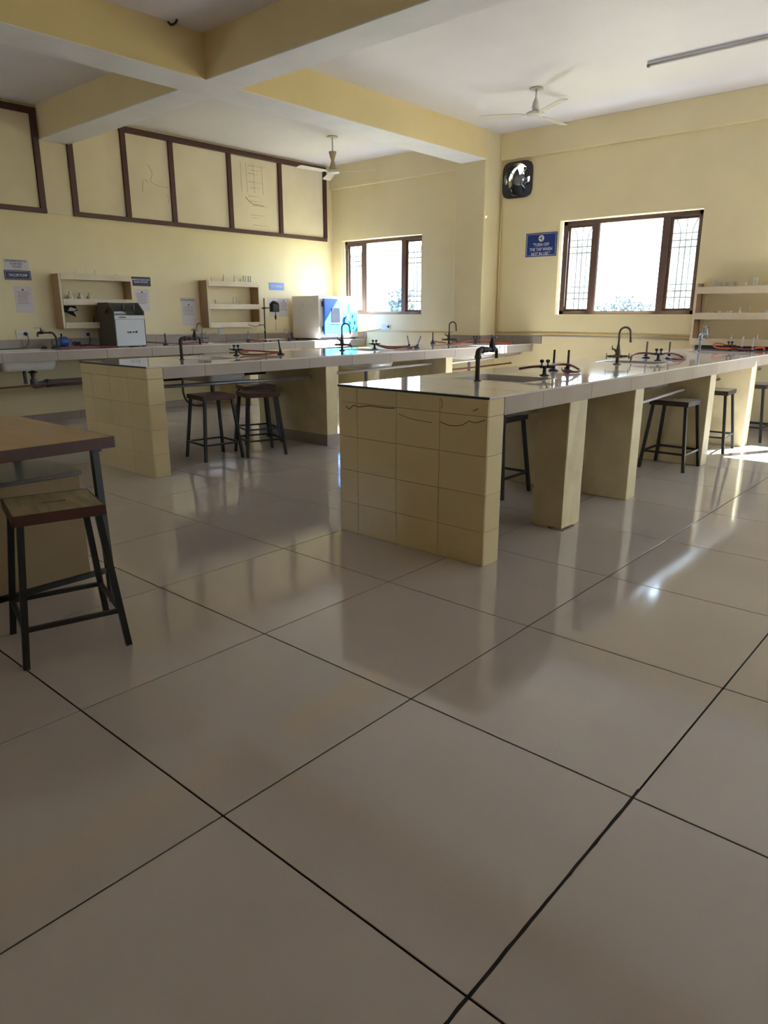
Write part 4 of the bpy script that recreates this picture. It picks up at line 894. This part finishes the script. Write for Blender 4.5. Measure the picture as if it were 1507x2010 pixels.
put('batten', G().box(-2.6, -1.25, 6.525, 6.555, ZC-.028, ZC-.0, .003), ALU, tl); put('lamp_tube', G().cyl((-2.58, 6.54, ZC-.038), (-1.27, 6.54, ZC-.038), .010), FANW, tl)
for x in (-2.59, -1.26): put('end_cap', G().box(x-.012, x+.012, 6.525, 6.555, ZC-.052, ZC-.026, .002), PUMPG, tl)
put('ceiling_hook', G().tube([(-5.19, 2.95, ZC-.001), (-5.16, 2.955, ZC-.03), (-5.11, 2.965, ZC-.025), (-5.09, 2.97, ZC-.001)], .009, 6, 3), RUST, None, 'small rusty hook in the ceiling near the beam crossing', 'hook')
ef = thing('exhaust_fan', (FX, YW, FZ), 'black square exhaust fan set in the wall beside the column', 'exhaust fan')
g = G(); R0 = .20; n = 32
def sq(t, h, y):  # rounded square outline
    c, s_ = math.cos(t), math.sin(t); k = (abs(c)**5+abs(s_)**5)**(-1/5); return (FX+h*c*k, y, FZ+h*s_*k)
loops = [[g.bm.verts.new(sq(2*math.pi*i/n, .228, YW-.001)) for i in range(n)], [g.bm.verts.new(sq(2*math.pi*i/n, .228, YW-.03)) for i in range(n)],
         [g.bm.verts.new((FX+R0*math.cos(2*math.pi*i/n), YW-.04, FZ+R0*math.sin(2*math.pi*i/n))) for i in range(n)], [g.bm.verts.new((FX+(R0-.012)*math.cos(2*math.pi*i/n), YW+.06, FZ+(R0-.012)*math.sin(2*math.pi*i/n))) for i in range(n)],
         [g.bm.verts.new((FX+R0*math.cos(2*math.pi*i/n), YW+.06, FZ+R0*math.sin(2*math.pi*i/n))) for i in range(n)], [g.bm.verts.new((FX+(R0+.005)*math.cos(2*math.pi*i/n), YW-.001, FZ+(R0+.005)*math.sin(2*math.pi*i/n))) for i in range(n)]]
g.skin(loops+[loops[0]], cap=False, smooth=False)
put('fan_frame', g, FANB, ef)
put('motor', G().lathe([(.03, 0), (.062, .01), (.066, .03), (.066, .08), (.03, .09)], (FX, YW+.05, FZ), (0, -1, 0), 24), PUMPG, ef, label='grey round motor')
for a in (45, 135, 225, 315):
    t_ = math.radians(a); put('bracket', G().bar((FX+.05*math.cos(t_), YW-.02, FZ+.05*math.sin(t_)), (FX+.195*math.cos(t_), YW-.02, FZ+.195*math.sin(t_)), .012), FANB, ef)
for k in range(4):
    g = G(); pts = []
    t0 = math.radians(90*k+28)
    for rr, dt in ((.05, 0), (.12, -8), (.18, -6), (.182, 15), (.184, 38), (.18, 62), (.12, 58), (.05, 48)):
        pts.append((rr, math.radians(dt)))
    A_ = []; B_ = []
    for rr, dt in pts:
        tt = t0+dt; yy = YW+.09+.035*math.sin(dt*1.5)
        A_.append(g.bm.verts.new((FX+rr*math.cos(tt), yy, FZ+rr*math.sin(tt)))); B_.append(g.bm.verts.new((FX+rr*math.cos(tt), yy+.003, FZ+rr*math.sin(tt))))
    g.bm.faces.new(A_); g.bm.faces.new(list(reversed(B_)))
    for i in range(len(A_)): g.bm.faces.new((A_[i], B_[i], B_[(i+1) % len(A_)], A_[(i+1) % len(A_)]))
    put('blade', g, FANB, ef)
put('sky_blocker', G().box(FX-.19, FX+.05, YW+.165, YW+.17, FZ-.19, FZ+.10, .001).box(FX-.10, FX+.19, YW+.172, YW+.177, FZ-.19, FZ-.08, .001).box(FX+.02, FX+.19, YW+.16, YW+.165, FZ+.11, FZ+.19, .001), FANB, ef, label='added dark flap blocking sky light in the fan opening')  # plates added to cut the sky glow down to one bright patch
# ================================================================== OUTSIDE
put('ground', G().box(-400, 400, 12, 700, -6.4, -6.0), FIELD, None, kind='structure', label='hazy flat ground outside')
def tree(x, y, h, w, label, n=26):
    t = thing('tree', (x, y, -6), label, 'tree', 'hazy trees seen through the windows')
    put('trunk', G().cyl((x, y, -6), (x, y, -6+h*.5), w*.05, w*.03, 8), RUST, t)
    g = G()
    for k in range(n):
        a = random.uniform(0, 2*math.pi); rr = w*.5*math.sqrt(random.random())*.8; zz = -6+h*(.4+.52*random.random()); s_ = w*random.uniform(.06, .11)*(1.25-(zz+6)/h*.6)
        M = Matrix.Translation((x+rr*math.cos(a), y+rr*math.sin(a), zz)) @ Matrix.Rotation(random.uniform(0, 3), 4, 'X') @ Matrix.Diagonal((s_, s_*1.1, s_*.8, 1))
        bmesh.ops.create_icosphere(g.bm, subdivisions=1, radius=1, matrix=M)
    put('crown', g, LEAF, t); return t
tree(-50.6, 60, 10.6, 3.4, 'tall hazy tree beside the mullion of the corner window', 220)
for k, (x, y, h, w) in enumerate(((-42.9, 92, 7.7, 2.6), (-41.2, 92, 8.0, 2.4), (-39.6, 92, 8.9, 2.6), (-38.0, 92, 8.1, 2.4), (-36.6, 92, 7.8, 2.2), (-34.2, 92, 7.9, 2.6), (-31.5, 92, 7.4, 2.6))):
    tree(x, y, h+1.35, w*1.1, ['leftmost hazy tree of the low tree line beyond the big window', 'second hazy tree from the left beyond the big window', 'third hazy tree from the left beyond the big window', 'tallest hazy tree, in the middle beyond the big window', 'hazy tree just right of the tallest beyond the big window', 'second hazy tree from the right beyond the big window', 'rightmost hazy tree of the low tree line beyond the big window'][k], 120)
hs = thing('house', (-52.7, 62, -6), 'pale hazy house far outside the corner window', 'building')
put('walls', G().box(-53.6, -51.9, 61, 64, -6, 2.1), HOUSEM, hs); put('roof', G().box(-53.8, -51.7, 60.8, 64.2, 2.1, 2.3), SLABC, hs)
for x in (-53.3, -52.5): put('window', G().box(x, x+.4, 60.97, 61, 1.0, 1.6), PUMPG, hs)
